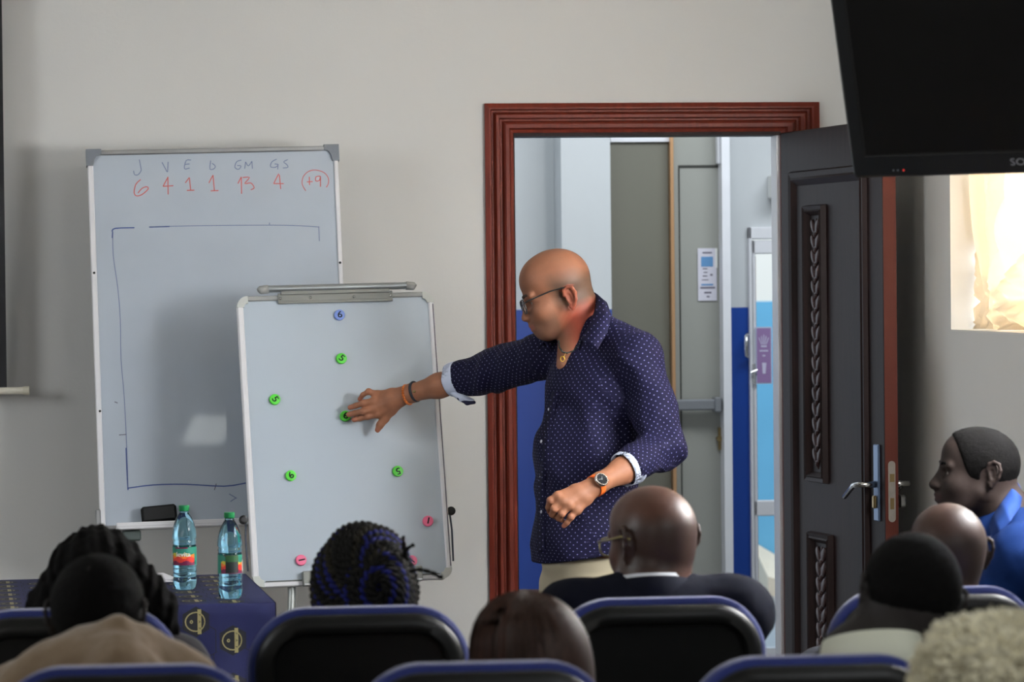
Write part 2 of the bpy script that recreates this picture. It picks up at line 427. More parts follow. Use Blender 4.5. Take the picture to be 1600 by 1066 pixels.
# ---- doorway: architrave, lining, open leaf
door = empty('door_1', (xo1, YW, 0), kind='structure')
ax0, ax1, az = float(atY(760, 500, YW)[0]), float(atY(1280, 300, YW)[0]), float(atY(1000, 161, YW)[2])
wl = xo0-ax0
prof = [(0, 0), (0, .016), (.15, .022), (.2, .022), (.24, .010), (.30, .010), (.36, .024), (.40, .030), (.50, .030), (.54, .018), (.60, .018), (.66, .032), (.72, .038), (.84, .038), (.90, .026), (1, .022), (1, 0)]
V = []; F = []
for (t, dp) in prof:
    e = t*wl; er = t*(ax1-xo1)
    V += [(ax0+e, YW-dp, 0), (ax0+e, YW-dp, az-t*(az-zo)), (ax1-er, YW-dp, az-t*(az-zo)), (ax1-er, YW-dp, 0)]
for i in range(len(prof)-1):
    for k in range(3): F.append((i*4+k, i*4+k+1, i*4+4+k+1, i*4+4+k))
mesh('architrave', V, F, wood, door)
MB().box((xo0-.002, YW-.02, 0), (xo0+.004, YW+.1, zo)).box((xo0, YW-.02, zo-.012), (xo1, YW+.1, zo+.002)).build('door_lining', darkwood, door)
MB().box((xo1-.012, YW+.0, 0), (xo1+.0, YW+.1, zo-.012)).build('door_post', alu_w, door)
# leaf frame
H = A3(xo1-.004, YW-.03, 0)
LW = .88
lo_, hi_ = math.radians(2), math.radians(60)
for _ in range(40):
    a = (lo_+hi_)/2; p = H+LW*(XC*math.sin(a)-YC*math.cos(a)); p[2] = 1.4
    if proj(p)[0] < 1381: lo_ = a
    else: hi_ = a
LD = Pl(H); LD.u = XC*math.sin(a)-YC*math.cos(a); LD.v = ZZ.copy(); LD.n = np.cross(LD.u, LD.v); LD.upd()
lh = zo-.006; TK = .045
U = lambda px, py=600: LD.uv(px, py)[0]
Vv = lambda px, py: LD.uv(px, py)[1]
leaf = MB(LD.M).box((0, .008, -TK), (LW, lh, 0), .003).build('door_leaf', darkwood, door)
def ringbox(mb, x0, x1, y0, y1, w_, z0, z1, steps=((0, 0), (.12, 1), (.45, .75), (.6, 1), (1, 0))):
    R = []
    for t, hh in steps:
        e = t*w_; z = z0+(z1-z0)*hh; R.append([(x0+e, y0+e, z), (x1-e, y0+e, z), (x1-e, y1-e, z), (x0+e, y1-e, z)])
    mb.rings(R, close=False)
mold = MB(LD.M); ringbox(mold, U(1239), U(1357), .12, Vv(1240, 268), .05, 0, .014)
mold.build('panel_moulding', darkwood, leaf)
carve_m = mat('carved door wood', rgb(70, 50, 50), .35, spec=.4, var=.15, vscale=30)
for (pxa, pxb, ya, yb, ia, ib) in ((1262, 1293, 321, 752, 1269, 1286), (1265, 1300, 829, 1300, 1272, 1292)):
    mb = MB(LD.M); v1 = Vv(pxa, ya); v0 = max(Vv(pxa, yb), .22); ringbox(mb, U(pxa), U(pxb), v0, v1, .035, 0, .018)
    mb.build('carved_panel_frame', darkwood, leaf)
    u0, u1 = U(ia), U(ib); uc = (u0+u1)/2; hw = (u1-u0)/2
    s = Sdf(); R3 = LD.M[:3, :3]
    s.cap(LD.pt(uc, v0+.05, -.004), LD.pt(uc, v1-.05, -.004), .008, k=.004)
    vv = v1-.07; kk = 0
    while vv > v0+.06:
        for sgn in (-1, 1):
            dv = A3(0, 0, 1); 
            c = LD.pt(uc+sgn*hw*.42, vv, .003)
            th = sgn*.55; ax_ = LD.u*math.sin(th)+LD.v*math.cos(th); bx_ = LD.u*math.cos(th)-LD.v*math.sin(th)
            s.ell(c, (hw*.30, .027, .007), np.stack([bx_, ax_, LD.n], 1), k=.002)
        s.ell(LD.pt(uc, vv-.028, .004), (.007, .010, .007), R3, k=.002)
        vv -= .05; kk += 1
    Vm, Fm = s.mesh(.0035)
    mesh('carving', Vm, Fm, carve_m, leaf, True)
# lever handles and lock
ul = U(1372, 758); vl = Vv(1372, 757)
MB(LD.M).box((ul-.02, vl-.115, 0), (ul+.02, vl+.125, .008), .003).build('lock_plate', mat('bluish steel', rgb(110, 130, 160), .35, metal=.6), leaf)
def lever(sgn, z):
    mb = MB(LD.M); P = [(ul, vl, z), (ul, vl, z+sgn*.045), (ul-.008, vl, z+sgn*.055), (ul-.05, vl-.004, z+sgn*.056), (ul-.13, vl-.045, z+sgn*.054)]
    mb.tube(P, [.011, .009, .009, .0085, .008], 10); mb.lathe([(.02, 0), (.02, .006), (.014, .01)], 16, (0, 0, 0)) if False else None
    return mb.build('lever_handle', chrome, leaf, True)
lever(1, .006); lever(-1, -TK-.004)
brass = mat('brass', rgb(150, 130, 90), .35, metal=.9)
MB(LD.M).box((ul-.010, vl-.075, .008), (ul+.008, vl-.035, .018), .003).build('lock_cylinder', brass, leaf)
MB(LD.M).tube([(ul, vl-.055, -TK), (ul, vl-.055, -TK-.02)], .008, 10).box((ul-.016, vl-.075, -TK-.02), (ul+.016, vl-.035, -TK-.045), .006).build('thumb_turn', chrome, leaf)
mb = MB(LD.M); E = [( -TK/2+x, y) for x, y in rrect(.024, .19, .0115)]
vp = vl-.02
V = [(LW+.0015, vp+y, x) for x, y in E]+[(LW-.002, vp+y, x) for x, y in E]; n = len(E)
mb.add(V, [tuple(range(n))]+[(i, (i+1) % n, n+(i+1) % n, n+i) for i in range(n)])
mb.build('lock_faceplate', mat('worn steel plate', rgb(176, 170, 162), .35, metal=.8, var=.1, vscale=40), leaf)
MB(LD.M).box((LW+.001, vp+.03, -TK/2-.007), (LW+.006, vp+.055, -TK/2+.007)).box((LW+.001, vp-.055, -TK/2-.006), (LW+.004, vp-.02, -TK/2+.006)).build('latch', brass, leaf)
MB(LD.M).box((LW-.0005, .01, -TK+.001), (LW+.0008, lh-.002, -.001)).build('leaf_edge', mat('red brown edge wood', rgb(88, 40, 30), .5, spec=.3), leaf)

# ---- hall beyond the doorway
hall = lambda px, Y, py=600: float(atY(px, py, Y)[0])
ZD = 1.50
def hwall(name, x0, x1, Y, th=.1, z1=3.1, z0=0, dado=True):
    if dado:
        MB().box((x0, Y, ZD), (x1, Y+th, z1)).build(name, hallpaint, kind='structure')
        MB().box((x0, Y-.002, .355), (x1, Y+th, ZD)).build('trim_dado', bluepaint, kind='structure')
        MB().box((x0, Y-.006, z0), (x1, Y+th, .355)).build('baseboard_hall', mat('brown skirting tile', rgb(104, 84, 84), .5, var=.1, vscale=9), kind='structure')
    else: MB().box((x0, Y, z0), (x1, Y+th, z1)).build(name, hallpaint, kind='structure')
YH = 13.0
hwall('wall_hall', hall(640, YH), hall(882, YH), YH)
hwall('wall_hall', hall(880, 12.75), hall(957, 12.75), 12.75, .35)
sbox('floor', (-2.0, YW+.1, -.1), (5.5, 17.2, 0), mat('hall floor', rgb(150, 150, 150), .35, var=.05))
sbox('ceiling', (-2.0, YW+.1, 3.1), (5.5, YH+.1, 3.2), hallpaint)
sbox('wall_hall_left', (-2.1, YW+.1, 0), (-2.0, YH+.1, 3.1), hallpaint)
# grey steel double door
YD = 12.85
d2 = empty('door_2', (hall(1040, YD), YD, 0), kind='structure')
zt = float(atY(1000, 222, YD)[2])
steel = mat('grey green painted steel', rgb(112, 110, 98), .5, var=.04, vscale=2)
steel2 = mat('light grey painted steel', rgb(150, 150, 143), .45, var=.04, vscale=2)
MB().box((hall(955, YD), YD, 0), (hall(1048, YD), YD+.05, zt), .003).build('door_leaf', steel, d2)
dl = MB().box((hall(1053, YD), YD-.03, 0), (hall(1124, YD), YD+.02, zt+.4), .003).build('door_leaf', steel2, d2)
z2 = float(atY(1080, 262, YD-.035)[2])
MB().box((hall(1061, YD), YD-.034, 0), (hall(1063, YD), YD-.03, z2)).box((hall(1061, YD), YD-.034, z2), (hall(1123, YD), YD-.03, z2+.010)).build('panel_joint', mat('dark joint', rgb(50, 50, 46), .7), dl)
MB().box((hall(1048, YD), YD-.045, 0), (hall(1053, YD), YD+.04, zt+.4)).build('edge_strip', mat('copper edge strip', rgb(206, 160, 118), .3, metal=.6), d2)
MB().box((hall(957, YD), YD-.02, zt), (hall(1048, YD), YD+.05, zt+.4)).build('transom', alu_w, d2)
MB().box((hall(1123, YD), YD-.12, 0), (hall(1135.5, YD), YD+.05, 3.1)).build('door_frame', alu_w, d2)
pb = MB(); zb = float(atY(1085, 633, YD-.1)[2])
pb.box((hall(1046, YD), YD-.10, zb-.022), (hall(1112, YD), YD-.065, zb+.022), .006).box((hall(1110, YD), YD-.11, zb-.03), (hall(1120, YD), YD-.03, zb+.03), .004).box((hall(1046, YD), YD-.07, zb-.02), (hall(1052, YD), YD-.03, zb+.02))
pb.build('push_bar', mat('grey steel bar', rgb(140, 142, 146), .4, metal=.5), dl)
zk = float(atY(1120, 685, YD)[2])
MB().box((hall(1119, YD), YD-.045, zk-.045), (hall(1123, YD), YD-.03, zk+.045)).tube([(hall(1120, YD), YD-.03, zk), (hall(1120, YD), YD-.06, zk)], .012, 10).build('keyhole_plate', brass, dl)
zc = float(atY(1121, 235, YD)[2])
MB().box((hall(1119, YD), YD-.09, zc-.06), (hall(1123, YD), YD-.03, zc+.09), .01).build('door_closer', alu_w, dl)
# wall with the glazed door
YG = 12.95
hwall('wall_hall', hall(1135, YG), hall(1172, YG), YG)
zg = float(atY(1180, 355, YG)[2])
xg0, xg1 = hall(1170, YG), hall(1262, YG)
MB().box((hall(1172, YG), YG, zg), (5.5, YG+.1, 3.1)).box((xg1, YG, 0), (5.5, YG+.1, zg)).build('wall_hall', hallpaint, kind='structure')
d3 = empty('door_3', (xg0, YG, 0), kind='structure')
px = lambda p: hall(p, YG)
zr1, zr0 = float(atY(1190, 782, YG)[2]), float(atY(1190, 806, YG)[2])
mb = MB()
mb.box((xg0, YG-.03, 0), (px(1175), YG+.03, zg), .004).box((xg0, YG-.03, zg-.05), (xg1, YG+.03, zg), .004).box((xg1-.05, YG-.03, 0), (xg1, YG+.03, zg), .004)
mb.build('door_frame', alu_w, d3)
lf3 = MB().box((px(1176.5), YG-.02, 0), (px(1181), YG+.02, zg-.055), .004).box((px(1176.5), YG-.02, zg-.11), (xg1-.055, YG+.02, zg-.055), .004).box((px(1176.5), YG-.02, zr0), (xg1-.055, YG+.02, zr1), .004).box((px(1176.5), YG-.02, 0), (xg1-.055, YG+.02, .1)).box((xg1-.1, YG-.02, 0), (xg1-.055, YG+.02, zg-.06)).build('door_leaf', alu_w, d3)
MB().box((px(1181), YG-.003, zr1), (xg1-.1, YG+.003, zg-.11)).build('pane', glass, lf3)
MB().box((px(1181), YG-.003, .1), (xg1-.1, YG+.003, zr0)).build('pane', glass, lf3)
MB().box((px(1181), YG+.021, .1), (px(1184), YG+.03, zg-.12)).build('wood_bead', mat('salmon wood bead', rgb(170, 110, 90), .6), lf3)
zh = float(atY(1163, 540, YG)[2])
MB().tube([(px(1166), YG-.03, zh+.045), (px(1163), YG-.06, zh+.04), (px(1163), YG-.06, zh-.04), (px(1166), YG-.03, zh-.045)], .009, 8).build('pull_handle', chrome, d3, True)
zl = float(atY(1176, 580, YG)[2])
MB().box((px(1174), YG-.045, zl-.05), (px(1177), YG-.03, zl+.03)).tube([(px(1170), YG-.05, zl-.005), (px(1180), YG-.05, zl+.005)], .005, 6).build('latch', chrome, lf3)
# outside court
cw = mat('court wall white', rgb(236, 234, 226), .7); cb = mat('court wall light blue', rgb(104, 176, 214), .6, var=.04, vscale=3)
YC2 = 16.6
zc1 = float(atY(1195, 471, YC2)[2]); zc0 = float(atY(1195, 862, YC2)[2])
MB().box((1.0, YC2, zc1), (5.5, YC2+.1, 4.2)).build('wall_court', cw, kind='structure')
MB().box((1.0, YC2-.003, 0), (5.5, YC2+.1, zc1)).build('trim_court_dado', cb, kind='structure')
sand = mat('pale render', rgb(226, 212, 190), .8, var=.05, vscale=4)
ap = MB()
for k in range(10):     # sloping ramp kerb at the foot of the court wall
    t0, t1 = k/10, (k+1)/10
    xa, xb = hall(1170, YC2)+(t0)*1.1, hall(1170, YC2)+t1*1.1
    ht = lambda t: max(.02, .25-.66*t)
    ap.add([(xa, YC2-.5, 0), (xb, YC2-.5, 0), (xb, YC2, 0), (xa, YC2, 0), (xa, YC2-.5, max(ht(t0)*.4, .02)), (xb, YC2-.5, max(ht(t1)*.4, .02)), (xb, YC2-.01, max(ht(t1), .03)), (xa, YC2-.01, max(ht(t0), .03))], [(0, 1, 5, 4), (4, 5, 6, 7), (1, 2, 6, 5), (0, 4, 7, 3)])
ap.build('trim_ramp', sand, kind='structure')
# purple sign on the glazed door
sg = empty('door_sign', (px(1191), YG-.03, 0), 'small mauve sign with white crown shape hung on the glazed aluminium door', 'sign')
zs1, zs0 = float(atY(1190, 511, YG-.03)[2]), float(atY(1190, 600, YG-.03)[2])
sx0, sx1 = hall(1181, YG-.03), hall(1206, YG-.03)
MB().box((sx0, YG-.035, zs0), (sx1, YG-.025, zs1)).build('sign_board', mat('sign border', rgb(190, 196, 215), .5), sg)
MB().box((sx0+.004, YG-.037, zs0+.005), (sx1-.004, YG-.035, zs1-.005)).build('sign_face', mat('mauve print', rgb(150, 120, 168), .5), sg)
MS = np.eye(4); MS[:3, 0] = (1, 0, 0); MS[:3, 1] = (0, 0, 1); MS[:3, 2] = (0, -1, 0); MS[:3, 3] = ((sx0+sx1)/2, YG-.0375, (zs0+zs1)/2)
PRM = mat('pale print', rgb(205, 200, 225), .5)
for k in range(-2, 3): pm = MB(MS).prism([(k*.005-.0015, .045), (k*.005+.0015, .045), (k*.010+.0018, .085-abs(k)*.006), (k*.010-.0018, .085-abs(k)*.006)], 0, .0006); pm.build('crown_point', PRM, sg)
pm = MB(MS).prism([(-.012, .034), (.012, .034), (.012, .041), (-.012, .041)], 0, .0006); pm.build('crown_base', PRM, sg)
MB(MS).prism([(-.018, .016), (.018, .016), (.018, .022), (-.018, .022)], 0, .0006).build('sign_word', PRM, sg)
MB(MS).prism([(-.006, -.004), (.006, -.004), (.006, .002), (-.006, .002)], 0, .0006).build('sign_word', PRM, sg)
pm = MB(MS).prism([(-.006, -.075), (.006, -.075), (.010, -.03), (-.008, -.03)], 0, .0006)
pm.build('sign_print', mat('pale print', rgb(205, 200, 225), .5), sg)
# notice on the steel door
YN = YD-.034; zn1, zn0 = float(atY(1107, 388, YN)[2]), float(atY(1107, 470, YN)[2]); nx0, nx1 = hall(1092, YN), hall(1121.5, YN)
nt_ = empty('paper_notice', ((nx0+nx1)/2, YN, zn0), 'white printed notice with a blue block taped on the light grey steel door', 'notice')
MB().box((nx0, YN-.002, zn0), (nx1, YN, zn1)).build('sheet', mat('notice paper', rgb(205, 202, 212), .6), nt_)
MS = np.eye(4); MS[:3, 0] = (1, 0, 0); MS[:3, 1] = (0, 0, 1); MS[:3, 2] = (0, -1, 0); MS[:3, 3] = ((nx0+nx1)/2, YN-.0025, (zn0+zn1)/2)
hw = (nx1-nx0)/2; hh = (zn1-zn0)/2
def zr(mb, x0, x1, y0, y1): mb.prism([(x0*hw, y0*hh), (x1*hw, y0*hh), (x1*hw, y1*hh), (x0*hw, y1*hh)], 0, .0006)
for yy in ((.30, .68), (-.42, -.36)): mb = MB(MS); zr(mb, -.65, .6, *yy); mb.build('blue_block', mat('notice blue', rgb(92, 140, 186), .6), nt_)
for (x0, x1, y0, y1) in ((-.5, .5, .80, .86), (-.5, 0, .2, .24), (-.4, 0, .06, .10), (-.5, 0, -.08, -.04), (-.6, .1, -.22, -.19), (-.75, .8, -.54, -.47), (-.35, .4, -.72, -.66), (-.1, .2, -.87, -.82), (.3, .55, -.05, .02)): mb = MB(MS); zr(mb, x0, x1, y0, y1); mb.build('printed_line', mat('notice ink', rgb(112, 108, 122), .7), nt_)
MB().box((nx1-.006, YN-.0035, zn1-.08), (nx1+.003, YN-.001, zn1)).build('tape', white_p, nt_)
# small white box beyond the door post
zx = float(atY(1208, 292, 12.9)[2])
MB().box((hall(1205, 12.9), 12.83, zx-.05), (hall(1222, 12.9), 12.95, zx+.05), .008).build('wall_box', white_p, label='small white box mounted high on the hall wall above the glazed door', cat='wall box')
# folded hallway cupboard wall on the far right closes the hall
sbox('wall_hall_right', (5.5, YW, 0), (5.6, 17.2, 3.1), hallpaint)

# ================================================================== TV
T = Pl(W(1333, 279, 7.3), -30, -17)
tw, th = .866, .53
tv = empty('television', T.pt(tw/2, th/2, -.1), 'large black flat television hanging tilted at the top right corner', 'television')
bez = mat('black television plastic', rgb(27, 29, 31), .32, coat=.2)
mb = MB(T.M); R = []
for z, e in ((-.075, .10), (-.05, .02), (-.04, .0), (-.006, 0), (0, .006)):
    R.append([(x+tw/2, y+th/2, z) for x, y in rrect(tw-2*e, th-2*e, .012)])
mb.rings(R); mb.build('case', bez, tv, angle=30)
b0 = T.uv(1349, 246)
mb = MB(T.M).box((.040, .054, 0), (tw-.040, th-.037, .001)); mb.build('screen', mat('dark lcd screen', rgb(17, 17, 17), .28, spec=.4), tv)
mb = MB(T.M); ringbox(mb, .034, tw-.034, .049, th-.031, .007, 0, .003); mb.build('screen_rim', mat('screen rim', rgb(5, 5, 6), .5), tv)
mb = MB(T.M); add_text(mb, 'SONY', .023, tw/2-.012, .027, .0012, sx=1.25); mb.build('maker_lettering', mat('silver lettering', rgb(170, 170, 176), .4, metal=.3), tv)
mb = MB(T.M).lathe([(.002, 0), (.002, .001)], 10, (T.uv(1412, 266)[0], T.uv(1412, 266)[1], 0)); mb.build('standby_light', mat('red standby light', (.9, .05, .04, 1), .5, emit=.6), tv)
mb = MB(T.M)
for pxx in (1396, 1403): mb.lathe([(.002, 0), (.002, .001)], 8, (T.uv(pxx, 266)[0], T.uv(pxx, 266)[1], 0))
mb.build('indicator_dots', grey_p, tv)
c = T.pt(tw/2, th/2, -.075)
MB().tube([c, c+A3(0, .18, .05), A3(c[0], c[1]+.2, 3.1)], .03, 12).build('ceiling_bracket', black_p, tv, True)

# ================================================================== WHITEBOARD (large, leaning at the back)
boardm = mat('whiteboard enamel', rgb(178, 188, 200), .22, var=.05, vscale=3.0, coat=.35)
B = Pl(W(330, 530, 10.27), 9, 8)
tl, tr, bl = np.array(B.uv(136, 236)), np.array(B.uv(526, 228)), np.array(B.uv(165, 830))
sp = math.degrees(math.atan2(*(tr-tl)[::-1])); B.o = B.pt(*tl); B = (lambda b: b)(B)
def respin(B, tau, lean, spin): q = Pl(B.o, tau, lean, spin); return q
B = respin(B, 9, 8, sp*.55+.45)
bw, bh = B.uv(527, 228)[0], -B.uv(163, 829)[1]
wb = empty('whiteboard', B.pt(bw/2, -bh), 'tall whiteboard with a faded blue rectangle and red scores, leaning against the wall', 'whiteboard')
MB(B.M).box((0.008, -bh+.008, -.018), (bw-.008, -.008, 0)).build('writing_surface', boardm, wb)
mb = MB(B.M)
fr = .018
for (x0, x1, y0, y1) in ((0, bw, -.016, 0), (0, bw, -bh, -bh+.014), (0, fr, -bh, 0), (bw-fr*.8, bw, -bh, 0)):
    ob = MB(B.M).box((x0, y0, -.024), (x1, y1, .007), .003).build('frame_rail', alu if y1-y0 < .05 else alu_w, wb)
for (x, y) in ((0, 0), (bw, 0)):
    sx = 1 if x == 0 else -1
    MB(B.M).prism([(x-sx*.004, y+.004), (x+sx*.045, y+.004), (x+sx*.045, y-.014), (x+sx*.03, y-.018), (x+sx*.022, y-.03), (x+sx*.018, y-.05), (x-sx*.004, y-.05)][::sx], -.027, .011).build('corner_cap', grey_p, wb)
mb = MB(B.M).box((.05, -bh-.004, 0), (bw-.03, -bh+.008, .065), .003).box((.05, -bh+.004, .06), (bw-.03, -bh+.018, .066), .002); mb.build('pen_tray', alu_w, wb)
for (pxx, pyy) in ((147, 427), (156, 643), (531, 411)):
    u_, v_ = B.uv(pxx, pyy); MB(B.M).lathe([(.004, .006), (.004, .0085)], 10, (u_, v_, 0)).build('frame_screw', black_p, wb)
for x in (.10, bw-.12):
    p0 = B.pt(x, -bh+.02, -.03); MB().tube([B.pt(x, -.5, -.035), p0, A3(p0[0], p0[1]-.03, .0)], .014, 10).build('leg', mat('grey green leg', rgb(88, 98, 96), .5), wb, True)
u_, v_ = B.uv(158, 808); MB(B.M).box((u_-.018, v_-.03, -.02), (u_, v_+.025, .01), .004).build('side_clip', alu, wb)
u_, v_ = B.uv(205, 836); MB(B.M).box((u_-.03, v_-.02, -.01), (u_+.03, v_+.012, .03), .004).build('tray_bracket', mat('grey green bracket', rgb(92, 104, 102), .5), wb)
# pen strokes
bi = mat('blue marker ink', rgb(62, 82, 140), .6); bi2 = mat('faded blue marker ink', rgb(110, 122, 156), .6); ri = mat('red marker ink', rgb(196, 96, 92), .6); ki = mat('dark marker ink', rgb(84, 76, 92), .6)
def strokes(Bp, lines, r, name, m_, parent, conv=None, z=.0004):
    if lines and isinstance(lines[0][0][0], (list, tuple)):
        for g in lines: strokes(Bp, g, r, name, m_, parent, conv, z)
        return
    mb = MB(Bp.M)
    for ln in lines:
        P = [Bp.uv(*(conv(p) if conv else p)) for p in ln]
        if len(P) > 2:    # smooth
            Q = []
            for i in range(len(P)-1):
                p0, p1, p2, p3 = [np.array(P[max(0, min(len(P)-1, j))]) for j in (i-1, i, i+1, i+2)]
                for t in (0, .33, .67): Q.append(.5*((2*p1)+(-p0+p2)*t+(2*p0-5*p1+4*p2-p3)*t*t+(-p0+3*p1-3*p2+p3)*t**3))
            Q.append(np.array(P[-1])); P = Q
        V = []; n = len(P); P = np.array(P); Tn = np.gradient(P, axis=0); Tn /= np.linalg.norm(Tn, axis=1)[:, None]+1e-9
        N_ = np.stack([-Tn[:, 1], Tn[:, 0]], 1)
        for i in range(n):
            a, b = P[i]+N_[i]*r, P[i]-N_[i]*r; V += [(a[0], a[1], z), (b[0], b[1], z)]
        mb.add(V, [(2*i, 2*i+1, 2*i+3, 2*i+2) for i in range(n-1)])
    return mb.build(name, m_, parent)
cz = lambda p: (190+p[0]/4.706, 235+p[1]/4.706)
strokes(B, [[[(130,68),(140,120),(143,150),(120,180),(95,178),(88,150)]], [[(297,88),(335,160)], [(342,85),(338,160)]], [[(510,72),(475,75),(462,135),(500,130)], [(468,103),(500,100)]],
 [[(655,75),(650,138),(680,135),(688,115),(665,95)]], [[(880,72),(845,85),(833,125),(860,140),(878,115),(850,112)]], [[(905,135),(912,85)], [(912,85),(932,115),(958,80)], [(958,80),(962,135)]],
 [[(1140,65),(1105,85),(1095,120),(1130,125),(1152,105),(1125,100)], [(1150,105),(1148,140)]], [[(1222,68),(1192,85),(1215,105),(1222,125),(1185,130)]]], .0014, 'blue_letter', bi2, wb, cz)
strokes(B, [[[(140,215),(105,250),(92,310),(110,335),(150,325),(195,285),(185,268),(150,280),(120,315)]], [[(342,195),(305,265)], [(305,265),(380,260)], [(340,200),(342,325)]], [[(468,240),(498,200)], [(498,200),(508,292)], [(480,295),(535,293)]],
 [[(642,240),(672,182)], [(672,182),(682,295)], [(655,298),(712,296)]], [[(855,245),(880,195)], [(880,195),(882,320)]], [[(890,200),(940,200),(905,245),(950,240),(975,275),(950,290)]], [[(1155,172),(1118,245)], [(1118,245),(1192,245)], [(1160,180),(1170,285)]],
 [[(1380,195),(1382,255)], [(1362,232),(1405,230)]], [[(1460,190),(1430,195),(1428,225),(1455,220),(1462,190),(1462,268)]]], .0016, 'red_figure', ri, wb, cz)
strokes(B, [[(1355,298),(1328,250),(1335,195),(1375,155),(1430,145),(1490,165),(1520,205),(1520,245),(1505,272)]], .0013, 'red_circle', ri, wb, cz)
for ln_ in ([(233,355),(300,353),(420,352),(470,353),(499,355)], [(498,354),(499,377)], [(176,362),(177,400),(184,450),(188,500),(189,560),(194,620),(198,700),(200,762)], [(421,348),(421,352)],): strokes(B, [ln_], .0013, 'pitch_outline', bi2, wb)
for ln_ in ([(175,362),(180,357),(210,356)], [(176,362),(175.5,372)], [(200,763),(240,758),(290,757),(350,760),(384,755)], [(200,766),(199,750),(197,700)], [(233,355),(265,354)],): strokes(B, [ln_], .002, 'pitch_outline', bi, wb)
for ln_ in ([(186,680),(197,679)], [(338,756),(335,766)], [(179,628),(184,630)],): strokes(B, [ln_], .0012, 'small_marks', ki, wb)
for ln_ in ([(358,772),(370,779)], [(369,778),(360,784)],): strokes(B, [ln_], .0014, 'arrow_mark', bi2, wb)
# felt eraser standing on the tray
er = empty('board_eraser', B.pt(*B.uv(248, 820)), 'black felt board eraser standing on the pen tray of the large whiteboard', 'eraser')
e0 = B.uv(249, 818); 
E = Pl(B.pt(e0[0], -bh+.018, .034), 9, 8, sp*.5+4)
ew = .112
MB(E.M).box((-ew/2, .0, -.02), (ew/2, .052, .012), .007).build('felt_pad', mat('black felt', rgb(20, 20, 21), .95), er)
MB(E.M).box((-ew/2+.004, .004, .012), (ew/2-.004, .05, .020), .005).build('grip', black_p, er)

# ================================================================== FLIP CHART
Fp = Pl(W(530, 690, 9.93), 13, 12)
tl, tr = np.array(Fp.uv(369, 464)), np.array(Fp.uv(675, 456))
Fp.o = Fp.pt(*tl); sp2 = math.degrees(math.atan2(*(tr-tl)[::-1])); Fp = Pl(Fp.o, 13, 12, sp2)
fw = Fp.uv(676, 457)[0]; fh = -(Fp.uv(397, 918)[1]+Fp.uv(706, 906)[1])/2
print('chart', fw, fh, sp2, 'board', bw, bh, sp, [proj(Fp.pt(x, y))[:2] for x, y in ((0, 0), (fw, 0), (0, -fh), (fw, -fh))], [proj(B.pt(x, y))[:2] for x, y in ((0, 0), (bw, 0), (0, -bh), (bw, -bh))])
fc = empty('flip_chart', Fp.pt(fw/2, -fh), 'magnetic flip chart board on an easel with numbered round magnets on it', 'flip chart')
mb = MB(Fp.M); mb.add([(x+fw/2, y-fh/2, z) for z in (-.014, 0) for x, y in rrect(fw-.008, fh-.008, .02)], [tuple(range(28, 56)), tuple(range(28))[::-1]]+[(i, (i+1) % 28, 28+(i+1) % 28, 28+i) for i in range(28)])
mb.build('writing_surface', mat('flip chart enamel', rgb(180, 192, 204), .25, var=.03, vscale=2, coat=.3), fc)
fr = .022
MB(Fp.M).box((0, -fh+.03, -.018), (fr*.9, -.03, .007), .004).build('frame_rail', alu_w, fc)
MB(Fp.M).box((fw-fr*.8, -fh+.03, -.018), (fw, -.03, .007), .004).build('frame_rail', alu_w, fc)
MB(Fp.M).box((fw-fr*.25, -fh+.04, .007), (fw-fr*.1, -.04, .0085)).build('frame_groove', mat('rail groove grey', rgb(110, 106, 116), .6), fc)
MB(Fp.M).box((.03, -.016, -.018), (fw-.03, 0, .006), .003).build('frame_rail', mat('grey rail', rgb(150, 152, 150), .5), fc)
MB(Fp.M).box((.03, -fh, -.018), (fw-.03, -fh+.016, .006), .003).build('frame_rail', alu_w, fc)
MB(Fp.M).box((.04, -fh+.0165, .0), (fw-.04, -fh+.019, .008)).build('rail_line', mat('rail line grey', rgb(110, 112, 110), .6), fc)
for (x, y, a0) in ((0, 0, PI/2), (fw, 0, 0), (0, -fh, PI), (fw, -fh, 1.5*PI)):
    sx = 1 if x == 0 else -1; sy = -1 if y == 0 else 1; ro = .035
    cx, cy = x+sx*ro, y+sy*ro; out = [(cx+ro*math.cos(a0+i*PI/16), cy+ro*math.sin(a0+i*PI/16)) for i in range(9)]
    inn = [(cx+(ro-fr)*math.cos(a0+i*PI/16), cy+(ro-fr)*math.sin(a0+i*PI/16)) for i in range(9)]
    MB(Fp.M).prism(out+inn[::-1], -.02, .009).build('corner_cap', pale_p, fc)
# clamp bar
ca, cb_ = Fp.uv(403, 456), Fp.uv(648, 449)
mb = MB(Fp.M); yb = (ca[1]+cb_[1])/2+.004
mb.tube([(ca[0]+.018, yb, .012), (cb_[0]-.018, yb, .012)], .0115, 14); mb.build('clamp_bar', mat('clamp grey aluminium', rgb(160, 166, 168), .3, metal=.7), fc, angle=40)
for (x, s_) in ((ca[0], 1), (cb_[0], -1)):
    MB(Fp.M).tube([(x, yb-.006, .012), (x+s_*.006, yb-.002, .012), (x+s_*.03, yb, .012)], [.009, .013, .0135], 12).build('end_cap', mat('clamp cap', rgb(150, 152, 150), .5), fc, True)
p0, p1 = Fp.uv(434, 474), Fp.uv(612, 457)
MB(Fp.M).box((p0[0], -.028, .0065), (p1[0], .006, .010), .001).box((p0[0], -.02, .010), (p1[0], -.016, .0125)).box((p0[0]+.01, .0, .006), (p1[0]-.01, .012, .018)).build('clamp_plate', mat('clamp plate grey', rgb(128, 130, 126), .5, metal=.3), fc)
for t in (.02, .28, .66, .98):
    MB(Fp.M).lathe([(.004, .0125), (.004, .0145), (.0025, .016)], 10, (p0[0]+(p1[0]-p0[0])*t, -.012, 0)).build('clamp_screw', chrome, fc)
